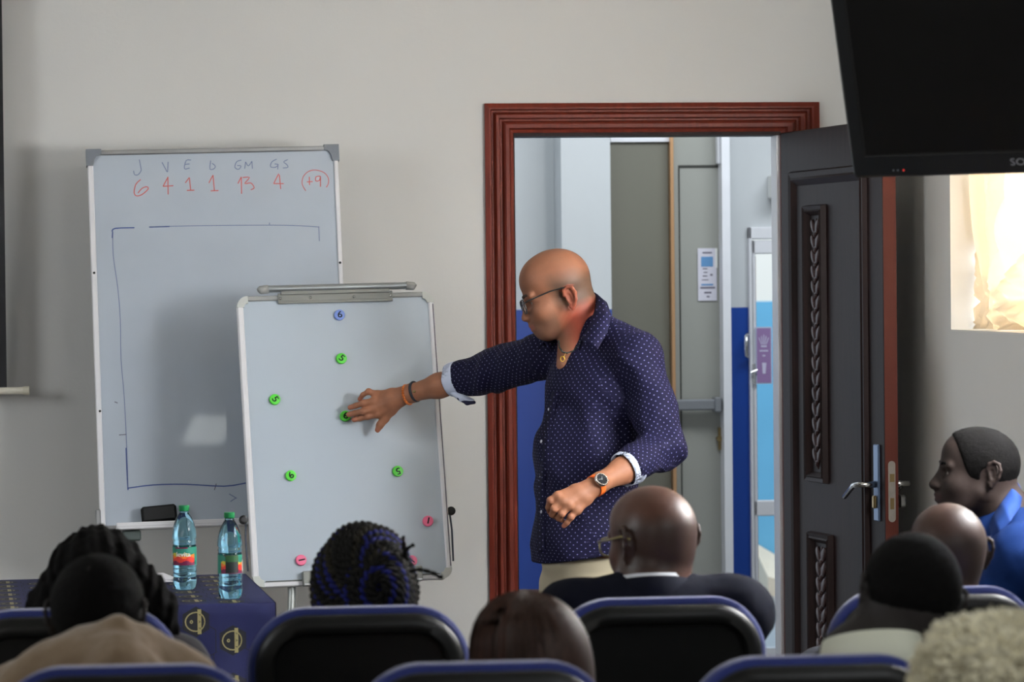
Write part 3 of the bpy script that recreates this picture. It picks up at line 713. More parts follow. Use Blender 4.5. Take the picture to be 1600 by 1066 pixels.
# tray clips at the bottom, side brackets, legs
for (pa, pb_) in (((472, 910), (492, 889)), ((637, 905), (657, 886))):
    a, b = Fp.uv(*pa), Fp.uv(*pb_); MB(Fp.M).box((a[0], -fh-.002, .0), (b[0], -fh+.042, .03), .002).build('tray_clip', mat('tray clip grey', rgb(130, 132, 128), .45, metal=.4), fc)
MB(Fp.M).box((Fp.uv(472, 900)[0], -fh-.004, .0), (Fp.uv(657, 900)[0], -fh+.004, .035), .002).build('pen_tray', alu, fc)
for s_, (pk, pe) in ((-1, ((378, 812), (391, 892))), (1, ((710, 798), (708, 876)))):
    k_, e_ = Fp.uv(*pk), Fp.uv(*pe); xk = -.012 if s_ < 0 else fw+.012
    MB(Fp.M).tube([(xk-s_*.008, k_[1], -.01), (xk, k_[1], -.01)], .006, 8).lathe([(.004, 0), (.014, .002), (.014, .010), (.008, .012)], 12, (xk+(0 if s_ > 0 else -.004), k_[1], -.014)).build('adjuster_knob', black_p, fc)
    MB(Fp.M).tube([(xk-s_*.004, k_[1], -.012), (xk+.0, k_[1]-.06, -.014), (xk-s_*.002, e_[1], -.016)], .003, 6).build('side_stay', mat('dark steel stay', rgb(70, 76, 88), .4, metal=.6), fc)
for x, dx in ((Fp.uv(458, 918)[0], -.04), (Fp.uv(640, 918)[0], .05)):
    a = Fp.pt(x+.005, -.25, -.03); b = Fp.pt(x, -fh-.02, -.03); g = b+XC*dx; g = A3(g[0], g[1]-.18, 0)
    MB().tube([a, b, g], .013, 10).build('leg', mat('pale leg tube', rgb(168, 172, 170), .4, metal=.5), fc, True)
a = Fp.pt(fw/2, -.3, -.04); MB().tube([a, A3(a[0]+.02, a[1]+.40, 0)], .013, 10).build('leg', MATS['pale leg tube'], fc, True)
# magnets
gm = mat('green magnet plastic', rgb(84, 206, 58), .35); pk = mat('pink magnet plastic', rgb(238, 112, 150), .35); bm_ = mat('blue magnet plastic', rgb(120, 146, 214), .35)
ink = mat('black print', rgb(16, 18, 22), .5)
MAG = [(530, 493, '6', bm_, 0, 'blue round magnet with a 6 near the top of the flip chart'),
       (533, 561, '5', gm, -40, 'green round magnet with a 5 below the blue magnet'),
       (429, 625, '5', gm, -60, 'green round magnet with a 5 near the left edge of the flip chart'),
       (539, 651, '6', gm, 0, 'green round magnet with a 6 at the tip of the pointing fingers'),
       (454, 744, '6', gm, 35, 'green round magnet with a tilted 6 in the lower left of the flip chart'),
       (621, 737, '5', gm, 195, 'green round magnet with an upside-down 5 in the lower right of the flip chart'),
       (668, 815, '1', pk, -15, 'pink round magnet with a 1 near the right edge of the flip chart'),
       (624, 852, '6', pk, 90, 'pink round magnet half hidden behind the top of the braided hair'),
       (643, 877, '1', pk, 50, 'pink round magnet just above the tray clip at the right of the braided hair'),
       (470, 876, '1', pk, -80, 'pink round magnet at the bottom left of the flip chart')]
for (x, y, ch, m_, rot, lab) in MAG:
    u_, v_ = Fp.uv(x, y); mg = empty('round_magnet', Fp.pt(u_, v_), lab, 'magnet', 'numbered magnets on the flip chart')
    MB(Fp.M).lathe([(.0155, .0006), (.0168, .0015), (.0168, .009), (.0155, .0105), (.0125, .0109)], 28, (u_, v_, 0)).build('disc', m_, mg, angle=40)
    mb = MB(Fp.M); [add_text(mb, ch, .029, u_+o1, v_+o2, .0112, math.radians(rot), sx=1.15) for o1, o2 in ((0, 0), (.0009, 0), (0, .0007))]; mb.build('number', ink, mg)

# ================================================================== PROJECTION SCREEN at the left edge
ps_x = float(atY(9, 500, YW-.12)[0]); zb_ = float(atY(5, 609, YW-.1)[2])
ps = empty('projection_screen', (ps_x-.9, YW-.1, zb_), 'black bordered pull-down projection screen with a white bottom bar at the left edge', 'projection screen')
MB().box((ps_x-1.9, YW-.111, zb_), (ps_x, YW-.109, 3.0)).build('black_border', mat('black screen border', rgb(16, 17, 22), .6), ps)
MB().box((ps_x-1.82, YW-.113, zb_+.08), (ps_x-.07, YW-.111, 2.9)).build('white_fabric', mat('screen fabric', rgb(225, 225, 222), .8), ps)
MB().tube([(ps_x-1.95, YW-.11, zb_-.004), (float(atY(40, 609, YW-.11)[0]), YW-.11, zb_-.004)], .012, 14).build('bottom_bar', mat('cream bar', rgb(204, 200, 186), .5), ps, angle=40)
MB().tube([(float(atY(36, 609, YW-.11)[0]), YW-.11, zb_-.004), (float(atY(46, 609, YW-.11)[0]), YW-.11, zb_-.004)], .0145, 14).build('bar_end_cap', mat('cream cap', rgb(196, 192, 176), .5), ps, angle=40)
MB().box((ps_x-2.0, YW-.17, 2.98), (ps_x+.08, YW-.03, 3.09), .01).build('roller_case', white_p, ps)

# ================================================================== TABLE with printed cloth
ZT = .755
fl = W(-330, 946, 8.55); fr_ = W(431, 944, 8.62); br = W(383, 899, 9.42)
fr_ = A3(*fr_[:2], ZT)
def zp(px, py, z): r = ray(px, py); return CAM+r*((z-HC)/r[2])
FR = zp(430, 942, ZT); BR = zp(383, 897, ZT)
dep = FR-BR; uu = np.cross(dep, ZZ); uu /= np.linalg.norm(uu); uu = -uu if uu@XC < 0 else uu
TL_ = 2.3; D_ = np.linalg.norm(dep); vv_ = -dep/D_
print('table depth', D_, 'dist', proj(FR)[2], proj(BR)[2])
TM = np.eye(4); TM[:3, 0] = uu; TM[:3, 1] = vv_; TM[:3, 2] = ZZ; TM[:3, 3] = FR   # x: right edge = 0, left negative; y: 0 front .. D_ back
tb = empty('table', (FR+(-uu*TL_/2)+vv_*D_/2)*A3(1, 1, 0), 'long table under a blue printed cloth at the left', 'table')
MB(TM).box((-TL_, .01, -.03), (-.01, D_-.01, -.004)).build('table_top', mat('table top wood', rgb(120, 90, 60), .6), tb)
for (x, y) in ((-.08, .08), (-TL_+.08, .08), (-.08, D_-.08), (-TL_+.08, D_-.08)):
    MB(TM).box((x-.02, y-.02, -ZT), (x+.02, y+.02, -.03)).build('leg', mat('table leg steel', rgb(60, 60, 62), .5, metal=.6), tb)
clm = mat('royal blue cloth', rgb(17, 22, 64), .7, spec=.35, var=.08, vscale=5)
n = 150; drop = .62
xs = np.linspace(-TL_, 0, n)
sec = [(D_+.004, -drop*.9), (D_+.004, -.2), (D_+.003, -.01), (D_-.004, .001)]+[(D_*(1-t), .001) for t in (.2, .4, .6, .8)]+[(.008, .001), (.002, 0), (-.001, -.004)]+[(-.002, -drop*t) for t in (.05, .12, .2, .35, .5, .7, .85, 1)]
V = []
for i, x in enumerate(xs):
    for (y, z) in sec:
        amp = .014*max(0, min(1, (-z-.02)/.4)); wv = amp*(math.sin(x*23)+.6*math.sin(x*41+1))
        V.append((x, y-wv if y < D_/2 else y+wv, z))
ns = len(sec); F = [(i*ns+k, i*ns+k+1, (i+1)*ns+k+1, (i+1)*ns+k) for i in range(n-1) for k in range(ns-1)]
# right side drop
base = len(V); ys = np.linspace(0, D_, 40)
for y in ys:
    for z in (0, -.02, -.1, -.25, -.45, -drop):
        amp = .02*max(0, (-z-.02)); V.append((.002+amp*math.sin(y*29)+(-z)*.02, y, z))
F += [(base+i*6+k, base+(i+1)*6+k, base+(i+1)*6+k+1, base+i*6+k+1) for i in range(39) for k in range(5)]
cl = empty('tablecloth', FR-uu*TL_/2, 'royal blue tablecloth printed with black and gold ball emblems on the long table', 'tablecloth')
MB(TM).add(V, F).build('cloth', clm, cl, angle=50)
# printed emblems
def clothpt(x, s, off=.0012):                     # s: distance from the front edge over the top (+) or down the front (-)
    if s >= 0: return (x, s, .001+off)
    z = s; amp = .014*max(0, min(1, (-z-.02)/.4)); wv = amp*(math.sin(x*23)+.6*math.sin(x*41+1)); return (x, -.002-wv-off, z)
hexm, goldm, linem = MB(TM), MB(TM), MB(TM)
def hexa(mb, cx, cs, r, off):
    P = [clothpt(cx+r*math.sin(k*PI/3), cs+r*math.cos(k*PI/3), off) for k in range(6)]; mb.add([clothpt(cx, cs, off)]+P, [(0, 1+k, 1+(k+1) % 6) for k in range(6)])
def ringp(mb, cx, cs, rx, ry, wd, off, pts=20):
    V = []
    for k in range(pts):
        t = 2*PI*k/pts; e = .82 if math.cos(t) > 0 else 1
        for q in (0, wd): V.append(clothpt(cx+(rx-q)*math.cos(t)*e, cs+(ry-q)*math.sin(t), off))
    mb.add(V, [(2*k, 2*k+1, (2*k+3) % (2*pts), (2*k+2) % (2*pts)) for k in range(pts)])
def rectp(mb, x0, x1, s0, s1, off): mb.add([clothpt(x0, s0, off), clothpt(x1, s0, off), clothpt(x1, s1, off), clothpt(x0, s1, off)], [(0, 1, 2, 3)])
eV = [(text_mesh(c_, .016)) for c_ in 'FAF']
a_x, a_s = .098, .0635
x0e = -.212; s0e = -.034
for i in range(-24, 3):
    for j in range(-9, 15):
        if (i+j) % 2: continue
        cx, cs = x0e+i*a_x, s0e+j*a_s
        if cx > -.045 or cx < -TL_+.05 or cs > D_-.05 or cs < -drop+.05: continue
        if -.045 < cs < .045 and abs(cs) < .035: cs = -.045 if cs < 0 else .045
        hexa(hexm, cx, cs, .041, .0006); ringp(goldm, cx, cs, .030, .027, .0035, .0012)
        rectp(goldm, cx+.004, cx+.014, cs-.033, cs+.033, .0014)
        for q in range(3):
            Vt, Ft = eV[q]
            hexm.add([clothpt(cx+.009+v[1]*.55, cs+(.018-q*.018)+(-v[0])*.7, .0019) for v in Vt], Ft)
        ringp(goldm, cx-.012, cs, .005, .005, .003, .0012, 8)
for i in range(-24, 3):
    for j in range(-10, 14):
        if (i+j) % 2 == 0: continue
        cx, cs = x0e+i*a_x, s0e+j*a_s
        if cx > -.06 or cx < -TL_+.05 or cs > D_-.08 or cs < -drop+.08 or abs(cs) < .07: continue
        for k in range(6):
            p = [(cx+.060*math.sin(q*PI/3), cs+.060*math.cos(q*PI/3)) for q in (k, k+1)]
            d = np.array(p[1])-np.array(p[0]); nn = np.array([-d[1], d[0]])/np.linalg.norm(d)*.0012
            linem.add([clothpt(*(np.array(p[0])+nn), .0005), clothpt(*(np.array(p[1])+nn), .0005), clothpt(*(np.array(p[1])-nn), .0005), clothpt(*(np.array(p[0])-nn), .0005)], [(0, 1, 2, 3)])
hexm.build('printed_hexagons', mat('black cloth print', rgb(14, 15, 24), .8), cl, kind='stuff')
goldm.build('printed_emblems', mat('gold cloth print', rgb(134, 126, 84), .7), cl, kind='stuff')
linem.build('printed_lines', MATS['black cloth print'], cl, kind='stuff')
# paper on the table
def ontable(px, py): p = zp(px, py, ZT+.003); q = (p-FR); return q@uu, q@vv_
x_, y_ = ontable(262, 908); mb = MB(TM)
for k, (dx, dy, rz) in enumerate(((0, 0, .05), (-.01, .01, -.06), (.004, .012, .14))):
    c_, s_ = math.cos(rz), math.sin(rz); P = [(x_-.24+a*c_-b*s_+dx, y_+a*s_+b*c_+dy) for a, b in ((0, -.06), (.26, -.06), (.26, .15), (0, .15))]
    mb.prism(P, .0035+k*.0025, .0045+k*.0025)
mb.build('paper_sheets', mat('white paper', rgb(225, 226, 235), .7), label='loose white paper sheets lying on the blue tablecloth beside the left bottle', cat='paper')
# bottles
pet = mat('blue tinted clear plastic', (.40, .80, .98, 1), .04, trans=1, ior=1.30)
capm = mat('green cap plastic', rgb(22, 118, 66), .4)
PROF = [(0, .006), (.012, .004), (.026, .001), (.032, .006), (.0345, .016), (.0352, .03), (.0335, .037), (.0352, .044), (.0335, .051), (.0352, .058), (.0340, .065), (.0352, .072), (.0352, .128), (.0335, .134), (.0352, .140), (.0330, .147), (.0352, .153), (.0348, .164), (.0335, .178), (.0300, .194), (.0240, .210), (.0175, .221), (.0140, .226), (.0135, .232)]
def bottle(px, py, hpx, turn, lab):
    x, y = ontable(px, py); base = TM[:3, 3]+TM[:3, 0]*x+TM[:3, 1]*y+ZZ*.004
    sc = hpx/(5000/proj(base)[2])/.245
    bt = empty('water_bottle', base, lab, 'bottle', 'water bottles on the blue tablecloth')
    M_ = np.eye(4); M_[:3, :3] *= sc; M_[:3, 3] = base
    seg = 40; V = []; F = []
    P2 = []
    for i in range(len(PROF)-1):
        for t in (0, .5): P2.append(((1-t)*PROF[i][0]+t*PROF[i+1][0], (1-t)*PROF[i][1]+t*PROF[i+1][1]))
    P2.append(PROF[-1])
    for (r, h) in P2:
        for k in range(seg):
            t = 2*PI*k/seg; rr = r
            if h < .02: rr = r*(1-.07*max(0, math.cos(5*t)))
            if .15 < h < .19: rr = r*(1-.02*math.cos(6*t+h*60))
            V.append((rr*math.cos(t), rr*math.sin(t), h+(.0015*math.sin(3*t+h*90) if .03 < h < .07 else 0)))
    n_ = len(P2)
    for i in range(n_-1):
        for k in range(seg): F.append((i*seg+k, i*seg+(k+1) % seg, (i+1)*seg+(k+1) % seg, (i+1)*seg+k))
    F += [tuple(range(seg))[::-1], tuple((n_-1)*seg+k for k in range(seg))]
    MB(M_).add(V, F).build('bottle_body', pet, bt, True)
    MB(M_).lathe([(.0148, .2325), (.0155, .234), (.0155, .247), (.0145, .2485)], 30).build('cap', capm, bt, angle=30)
    mb = MB(M_)
    lr = .0356
    def band(name, m_, h0, h1, t0, t1, r=lr, top=None, seg_=40):
        V = []
        for k in range(seg_+1):
            t = t0+(t1-t0)*k/seg_; a_ = turn+t; hb = h1 if top is None else top(k/seg_)
            V += [(r*math.cos(a_), r*math.sin(a_), h0), (r*math.cos(a_), r*math.sin(a_), hb)]
        return MB(M_).add(V, [(2*k, 2*k+2, 2*k+3, 2*k+1) for k in range(seg_)]).build(name, m_, lbl)
    V = []
    for k in range(41):
        a_ = 2*PI*k/40; V += [(.0354*math.cos(a_), .0354*math.sin(a_), .074), (.0354*math.cos(a_), .0354*math.sin(a_), .127)]
    lbl = MB(M_).add(V, [(2*k, 2*k+2, 2*k+3, 2*k+1) for k in range(40)]).build('label_wrap', mat('label green', rgb(40, 130, 110), .45), bt)
    cols = [((.074, .086), mat('label maroon', rgb(104, 22, 64), .45)), ((.082, .098), mat('label red', rgb(210, 52, 40), .45)), ((.097, .104), mat('label orange', rgb(232, 120, 40), .45)), ((.103, .109), mat('label yellow', rgb(196, 190, 66), .45))]
    for q in (0, 1):
        ce = q*PI
        for k, ((h0, h1), m_) in enumerate(reversed(cols)):
            f = (lambda s, h1=h1, k=k: h1+.003*math.sin(s*13+k*2)-.002*abs(math.sin(s*31+k))) 
            band('label_stripe', m_, .074, h1, ce-1.05, ce+1.05, .0356+.0001*(k+1), f)
        band('label_top_strip', mat('label maroon', None) if False else MATS['label maroon'], .123, .127, ce-.7, ce+.4, .0362)
        if q == 0:
            Vt, Ft = text_mesh('levita', .0195); mw = MATS.get('label white') or mat('label white', rgb(235, 235, 230), .4)
            for (dx, dr) in ((0, .0368), (.0005, .0369), (.0010, .0370)):
                V = [(dr*math.cos(turn+(v[0]*1.05+dx)/lr), dr*math.sin(turn+(v[0]*1.05+dx)/lr), .106+v[1]*1.0) for v in Vt]
                MB(M_).add(V, Ft).build('label_lettering', mw, lbl)
        else:
            band('label_dark_panel', mat('label dark print', rgb(22, 34, 34), .5), .076, .120, ce-.62, ce+.45, .0364)
            band('label_green_band', mat('label olive', rgb(38, 84, 46), .5), .108, .1265, ce-.62, ce+.45, .0365)
        band('barcode', mat('label white', rgb(226, 226, 224), .5), .080, .112, ce+(.95 if q == 1 else -1.35), ce+(1.2 if q == 1 else -1.15), .0366, seg_=6)
    return bt
toc = math.atan2(-YC[1], -YC[0])                    # azimuth towards the viewer
bottle(289, 922, 130, toc-.02, 'blue tinted water bottle with a bright red and green label, left of the two')
bottle(360, 936, 133, toc+PI+.35, 'blue tinted water bottle turned to its dark label panel, right of the two')
# ================================================================== CHAIRS
blue_f = mat('blue chair fabric', rgb(26, 41, 108), .8, var=.08, vscale=30, sheen=.3, bump=.05, bscale=300)
shell_m = mat('black chair shell', rgb(17, 18, 18), .42, spec=.35, var=.08, vscale=40, bump=.03, bscale=200)
def outline(w_, z0, z1, r, ins, n=10):
    P = rrect(w_-2*ins, (z1-z0)-2*ins, max(r-ins, .01), n)
    cz_ = (z0+z1)/2
    return [(x*(1-.10*max(0, -(y)/(z1-z0))), cz_+y+(.012*(1-(2*x/w_)**2) if y > 0 else 0)) for x, y in P]
def back_ring(ins, y): return [(x, y+.40*x*x-(z-.45)*.10, z) for x, z in outline(.455, .47, .935, .115, ins)]
def make_chair():
    c = empty('conference_chair', (0, 0, 0))
    b = MB().rings([back_ring(*t) for t in ((.03, .078), (.010, .07), (.0, .052), (-.002, .03), (.0, .010), (.012, .002))]).build('back_cushion', blue_f, c, angle=50)
    MB().rings([back_ring(*t) for t in ((.014, .004), (.012, -.004), (.016, -.016), (.030, -.024), (.046, -.027), (.052, -.022), (.056, -.010), (.075, -.008), (.12, -.010))]).build('back_shell', shell_m, c, angle=50)
    MB().rings([[(x, y+.27, z) for x, y in rrect(.46-2*i, .44-2*i, .08)] for z, i in ((.395, .03), (.40, .01), (.42, 0), (.45, 0), (.468, .02), (.474, .06))]).build('seat', blue_f, c, angle=50)
    MB().rings([[(x, y+.27, z) for x, y in rrect(.45-2*i, .43-2*i, .08)] for z, i in ((.36, .06), (.37, .02), (.394, .01))]).build('seat_pan', shell_m, c, angle=50)
    for s_ in (-1, 1):
        MB().tube([(s_*.215, .0, .50), (s_*.268, .0, .57), (s_*.279, .06, .63), (s_*.279, .16, .64), (s_*.279, .30, .63), (s_*.277, .35, .60), (s_*.262, .36, .45), (s_*.22, .35, .385)], .014, 8).build('armrest', shell_m, c, True)
        MB().tube([(s_*.20, .08, .38), (s_*.215, .0, .0)], .012, 8).build('leg', shell_m, c, True)
        MB().tube([(s_*.20, .44, .38), (s_*.215, .50, .0)], .012, 8).build('leg', shell_m, c, True)
    MB().tube([(0, -.006, .56), (0, -.03, .47), (0, .02, .385), (0, .16, .37)], .02, 8).build('back_support', shell_m, c, True)
    return c
def copy_tree(o, parent=None):
    c = o.copy(); COL.objects.link(c); c.parent = parent
    for ch in list(o.children): copy_tree(ch, c)
    return c
CH = [(105, 948, 6.50, 0, 'blue and black chair at the left edge, front row, beside the blue tablecloth'),
      (561, 945, 6.58, 0, 'blue and black chair behind the woman with braided hair'),
      (1030, 931, 6.78, 0, 'blue and black chair behind the bald man in a navy jacket'),
      (1458, 915, 6.82, 0, 'blue and black chair at the right behind the second bald man, partly hidden'),
      (197, 1036, 5.50, 0, 'blue and black chair at the bottom left, behind the beige hoodie'),
      (753, 1031, 5.55, 0, 'blue and black chair at the bottom centre, behind the brown-haired woman'),
      (1272, 1021, 5.64, 0, 'blue and black chair at the bottom right, behind the pale green collar')]
proto = make_chair()
CHP = []
for i, (px_, py_, d, tw_, lab) in enumerate(CH):
    c = proto if i == 0 else copy_tree(proto)
    p = W(px_, py_, d); k = p[2]/.947
    c.location = (p[0], p[1], 0); c.rotation_euler = (0, 0, math.radians(-tw_)); c.scale = (1, 1, k)
    setp(c, lab, 'chair', 'blue and black conference chairs of the audience'); CHP.append(p)

# ================================================================== PEOPLE
def frame_from(o, yaw, pitch=0, roll=0, k=1):
    """yaw in degrees: 0 looks away from the viewer, 90 looks to the viewer's left; pitch down positive; roll towards own left positive"""
    a, b, g = map(math.radians, (yaw, pitch, roll))
    F = YC*math.cos(a)-XC*math.sin(a); L = np.cross(ZZ, F)
    F2 = F*math.cos(b)-ZZ*math.sin(b); U_ = np.cross(F2, L)
    L2 = L*math.cos(g)-U_*math.sin(g); U2 = np.cross(F2, L2)
    return Frame(o, F2, L2, U2, k)
def head_sdf(s, f, neck=None, ex=-.018, jaw=1.0, nose=1.0, wide=1.0, lips=1.0, ears=True, back=1.0, nr=.056, nk=.03, up=0, ez=0, ch=0):
    w, k = f.w, f.k
    E = lambda c, r, kk, kind='u', R=None: s.ell(w(*c), np.array(r)*k, f.R if R is None else R, kk*k, kind)
    C = lambda a, b, ra, rb, kk, kind='u': s.cap(w(*a), w(*b), ra*k, rb*k, kk*k, kind)
    E((-.006, 0, .030+up), (.094, .076*wide, .083), .01)
    E((-.035*back, 0, .018+up), (.066, .070*wide, .068), .03)
    E((.030, 0, .045+up*.6), (.056, .062*wide, .055), .02)
    E((.030, 0, -.035), (.060, .058*wide, .076), .03)
    E((.052, 0, -.050), (.040, .042*wide, .058), .025)
    E((.068*jaw, 0, -.100+ch), (.024, .024, .018), .025)
    E((.070, 0, -.062), (.027, .026, .026), .02)
    for sg in (-1, 1):
        C((-.002, sg*.053*wide, -.050), (.058*jaw, sg*.018, -.102+ch), .014, .014, .03)
        E((.052, sg*.038, -.030), (.026, .020, .022), .03)
        E((.088, sg*.031, -.002), (.013, .017, .011), .012, 's')
        C((.084, sg*.012, .018), (.074, sg*.048, .018), .007, .007, .014)
        E((.0665, sg*.031, -.002), (.0150, .0150, .0140), .004)
        E((.084, sg*.032, -.0025), (.012, .0125, .0034), .003, 's')
        E((.098*1, sg*.0105*nose, -.038), (.011, .0078*nose, .0075), .007)
    C((.085, 0, .008), (.108, 0, -.034), .0068, .0090*nose, .014)
    C((.090, 0, -.045), (.093, 0, -.058), .008, .008, .012)
    E((.095, 0, -.0615), (.0085*lips, .017, .0050*lips), .006)
    E((.093, 0, -.0728), (.0085*lips, .016, .0056*lips), .006)
    C((.104+.002*lips, -.020, -.0668), (.104+.002*lips, .020, -.0668), .0022, .0022, .003, 's')
    if ears:
        for sg in (-1, 1):
            b = sg*.074*wide
            P = []
            for q in range(11):
                t = -2.2+q*.47
                P.append((ex-.006+.015*math.cos(t+.25)*(-1), b+sg*(.010+.004*(q > 2)), .000+.031*math.sin(t+.25)*(-1)*(.9)+.002))
            P = [(ex+.010, b+sg*.004, .012), (ex+.006, b+sg*.009, .026), (ex-.006, b+sg*.014, .032), (ex-.018, b+sg*.018, .026), (ex-.022, b+sg*.019, .010), (ex-.018, b+sg*.016, -.008), (ex-.009, b+sg*.010, -.022), (ex-.001, b+sg*.006, -.031), (ex+.004, b+sg*.003, -.022)]
            P = [(a_, b_, c_+ez) for a_, b_, c_ in P]
            E((ex-.006, b+sg*.006, .002+ez), (.014, .006, .027), .008)
            for q in range(len(P)-1): C(P[q], P[q+1], .0042, .0042, .004)
            C((ex-.001, b+sg*.012, .008+ez), (ex-.003, b+sg*.011, -.008+ez), .006, .005, .004, 's')
    if neck is not None: s.cap(w(-.030, 0, -.035), neck, nr*k, (nr+.006)*k, nk*k)
    return s
def eyes(f, parent, iris=(60, 38, 24)):
    for sg in (-1, 1):
        c = f.w(.0675, sg*.031, -.002); s = Sdf(); s.ell(c, (.0118*f.k,)*3)
        V, F = s.mesh(.003*f.k); ey = mesh('eye', V, F, mat('eye white', rgb(150, 142, 134), .35), parent, True)
        s = Sdf(); s.ell(f.w(.0742, sg*.0305, -.002), (.0056*f.k, .0056*f.k, .0056*f.k)); V, F = s.mesh(.0018*f.k); mesh('iris', V, F, mat('dark iris', rgb(*iris), .2), ey, True)
def brows(f, parent, m_, z=.020, r=.0032):
    for sg in (-1, 1):
        pts = [(.0915, sg*.014, z-.002), (.0905, sg*.026, z+.003), (.085, sg*.038, z+.003), (.077, sg*.048, z-.003)]
        s = Sdf(); s.chain([f.w(*p) for p in pts], [r*f.k, r*1.1*f.k, r*f.k, r*.5*f.k], .003); V, F = s.mesh(.0022); mesh('eyebrow', V, F, m_, parent, True)
def skin_mat(name, rough=.45): return mat(name, (1, 1, 1, 1), rough, attr='Col', var=.06, vscale=45, bump=.05, bscale=140)
lin = lambda r, g, b: np.array(rgb(r, g, b)[:3])
def blend(A, B, t): t = np.clip(t, 0, 1)[:, None]; return A*(1-t)+B*t

def tri_hand(s, w0, dirs, nrm, side, k=1.0):
    """simple relaxed hand: wrist point, direction, palm-out normal, thumb side vector"""
    d = dirs/np.linalg.norm(dirs); n = nrm-d*(nrm@d); n /= np.linalg.norm(n); t = side-d*(side@d)-n*(side@n); t /= np.linalg.norm(t)
    for i, (o, ln) in enumerate(((.028, .075), (.010, .085), (-.009, .078), (-.027, .060))):
        mcp = w0+d*.085*k+t*o*k; a = mcp+(d*.55+n*.25)*ln*.5*k; b = a+(d*.35+n*.45)*ln*.5*k
        s.chain([w0+t*o*.5, mcp, a, b], [.017*k, .0115*k, .0088*k, .0072*k], .006)
    s.chain([w0+t*.016, w0+d*.035*k+t*.038*k, w0+d*.07*k+t*.05*k+n*.01, w0+d*.09*k+t*.045*k+n*.02], [.016*k, .013*k, .010*k, .008*k], .008)

def seated(hc, top_z, head_yaw, head_pitch, head_roll, body_yaw, k, label, skin, garm_mat, collar=None, hs={}, colf=None, shoulder=.185, garm='shirt', trousers=(40, 42, 50), neck_d=(-.01, -.135), hvox=.004, skin_rough=.7, nbz=.125, drop=.075, nbx=.035, shift=0, bulk=1.0, zseat=.47, skinname='dark brown skin', lean=0.0):
    """hc: head centre in the world; returns (root, head frame, neck base)"""
    f = frame_from(hc, head_yaw, head_pitch, head_roll, k)
    bf = frame_from(hc, body_yaw)
    F, L = bf.R[:, 0], bf.R[:, 1]
    nb = hc-F*nbx+ZZ*(-nbz*k)+XC*shift*.5
    hip = A3(*(nb+XC*shift*.5+F*(.035-lean))[:2], zseat+.155)
    root = empty('person', (hip[0], hip[1], 0), label, 'person')
    s = Sdf(); head_sdf(s, f, nb, **hs); s.cap(nb, nb-ZZ*.06, .062*k, .075*k, k=.04)
    V1 = s.mesh(hvox*k)
    sh = {sg: nb+L*sg*shoulder-ZZ*drop for sg in (-1, 1)}
    el = {sg: sh[sg]-ZZ*.25+F*.10+L*sg*(.150-shoulder)+XC*shift*.5 for sg in (-1, 1)}
    for sg in (-1, 1): el[sg][2] = max(el[sg][2], zseat+.265)
    wr = {sg: el[sg]+F*.20-ZZ*.02-L*sg*.09 for sg in (-1, 1)}
    for sg in (-1, 1): wr[sg][2] = max(wr[sg][2], zseat+.25)
    b = Sdf()
    tor = (nb+hip)/2
    b.cap(nb-ZZ*.02, hip, .085, .10, k=.02)
    for sg in (-1, 1):
        b.chain([nb-ZZ*.06, sh[sg], el[sg], wr[sg]], [.05, .045, .036, .024], .03)
        kn = hip+F*.43+L*sg*.10+ZZ*.0; kn[2] = zseat+.13; ank = kn+F*.03; ank = A3(ank[0], ank[1], .09)
        b.chain([hip+L*sg*.07, kn, ank, ank+F*.12-ZZ*.05], [.075, .05, .032, .028], .03)
        hd = F*.9-ZZ*.2-L*sg*.2
        tri_hand(b, wr[sg], hd, -ZZ, -L*sg)
    V2 = b.mesh(.008)
    V, Fc = join([V1, V2])
    P = f.loc(V)
    base = lin(*skin); C_ = np.tile(base, (len(V), 1))
    if colf: C_ = colf(P, V, C_)
    body = mesh('body', V, Fc, skin_mat('%s %d' % (skinname, int(skin_rough*100)), skin_rough), root, True, attrs={'Col': ('FLOAT_COLOR', C_)})
    # upper garment
    g = Sdf()
    g.cap(nb-ZZ*.075, hip, .115*bulk, .115*bulk, k=.02)
    g.ell((nb-ZZ*.22)+XC*shift*.38, (.125*bulk, shoulder*.98, .17), bf.R, k=.05)
    g.ell(hip+ZZ*.06, (.125*bulk, .165*bulk, .14), bf.R, k=.05)
    for sg in (-1, 1):
        g.chain([nb-ZZ*(drop*.35)+L*sg*.02, sh[sg], el[sg], wr[sg]-F*.02], [.058, .070*bulk, .055*bulk, .040], .05)
    fold = lambda Q: .004*vnoise(Q*A3(1, 1, .6), 16, 3)+.0022*vnoise(Q, 42, 5)
    g.half(A3(0, 0, zseat+.032), -ZZ, .01)
    g.disp(fold)
    g.cap(nb+ZZ*.06, nb-ZZ*.02, .060*k, .064*k, k=.008, kind='s')
    V, Fc = g.mesh(.0075)
    gm_ = mesh(garm, V, Fc, garm_mat, root, True)
    t = Sdf()
    for sg in (-1, 1):
        kn = hip+F*.43+L*sg*.10; kn[2] = zseat+.13; ank = A3(*(kn+F*.03)[:2], .13)
        t.chain([hip+L*sg*.07, kn, ank], [.098, .072, .055], .03)
    t.disp(lambda Q: .004*vnoise(Q, 18, 9))
    V, Fc = t.mesh(.012); mesh('trousers', V, Fc, mat('trousers %d' % trousers[0], rgb(*trousers), .85), root, True)
    for sg in (-1, 1):
        kn = hip+F*.43+L*sg*.10; a = A3(*(kn+F*.03)[:2], .045)
        q = Sdf(); q.cap(a-F*.05, a+F*.15, .045, .04, k=.02); q.half(a-ZZ*.043, -ZZ, .004); V, Fc = q.mesh(.009); mesh('shoe', V, Fc, mat('black shoe leather', rgb(18, 17, 17), .35), root, True)
    return root, f, nb, bf, g
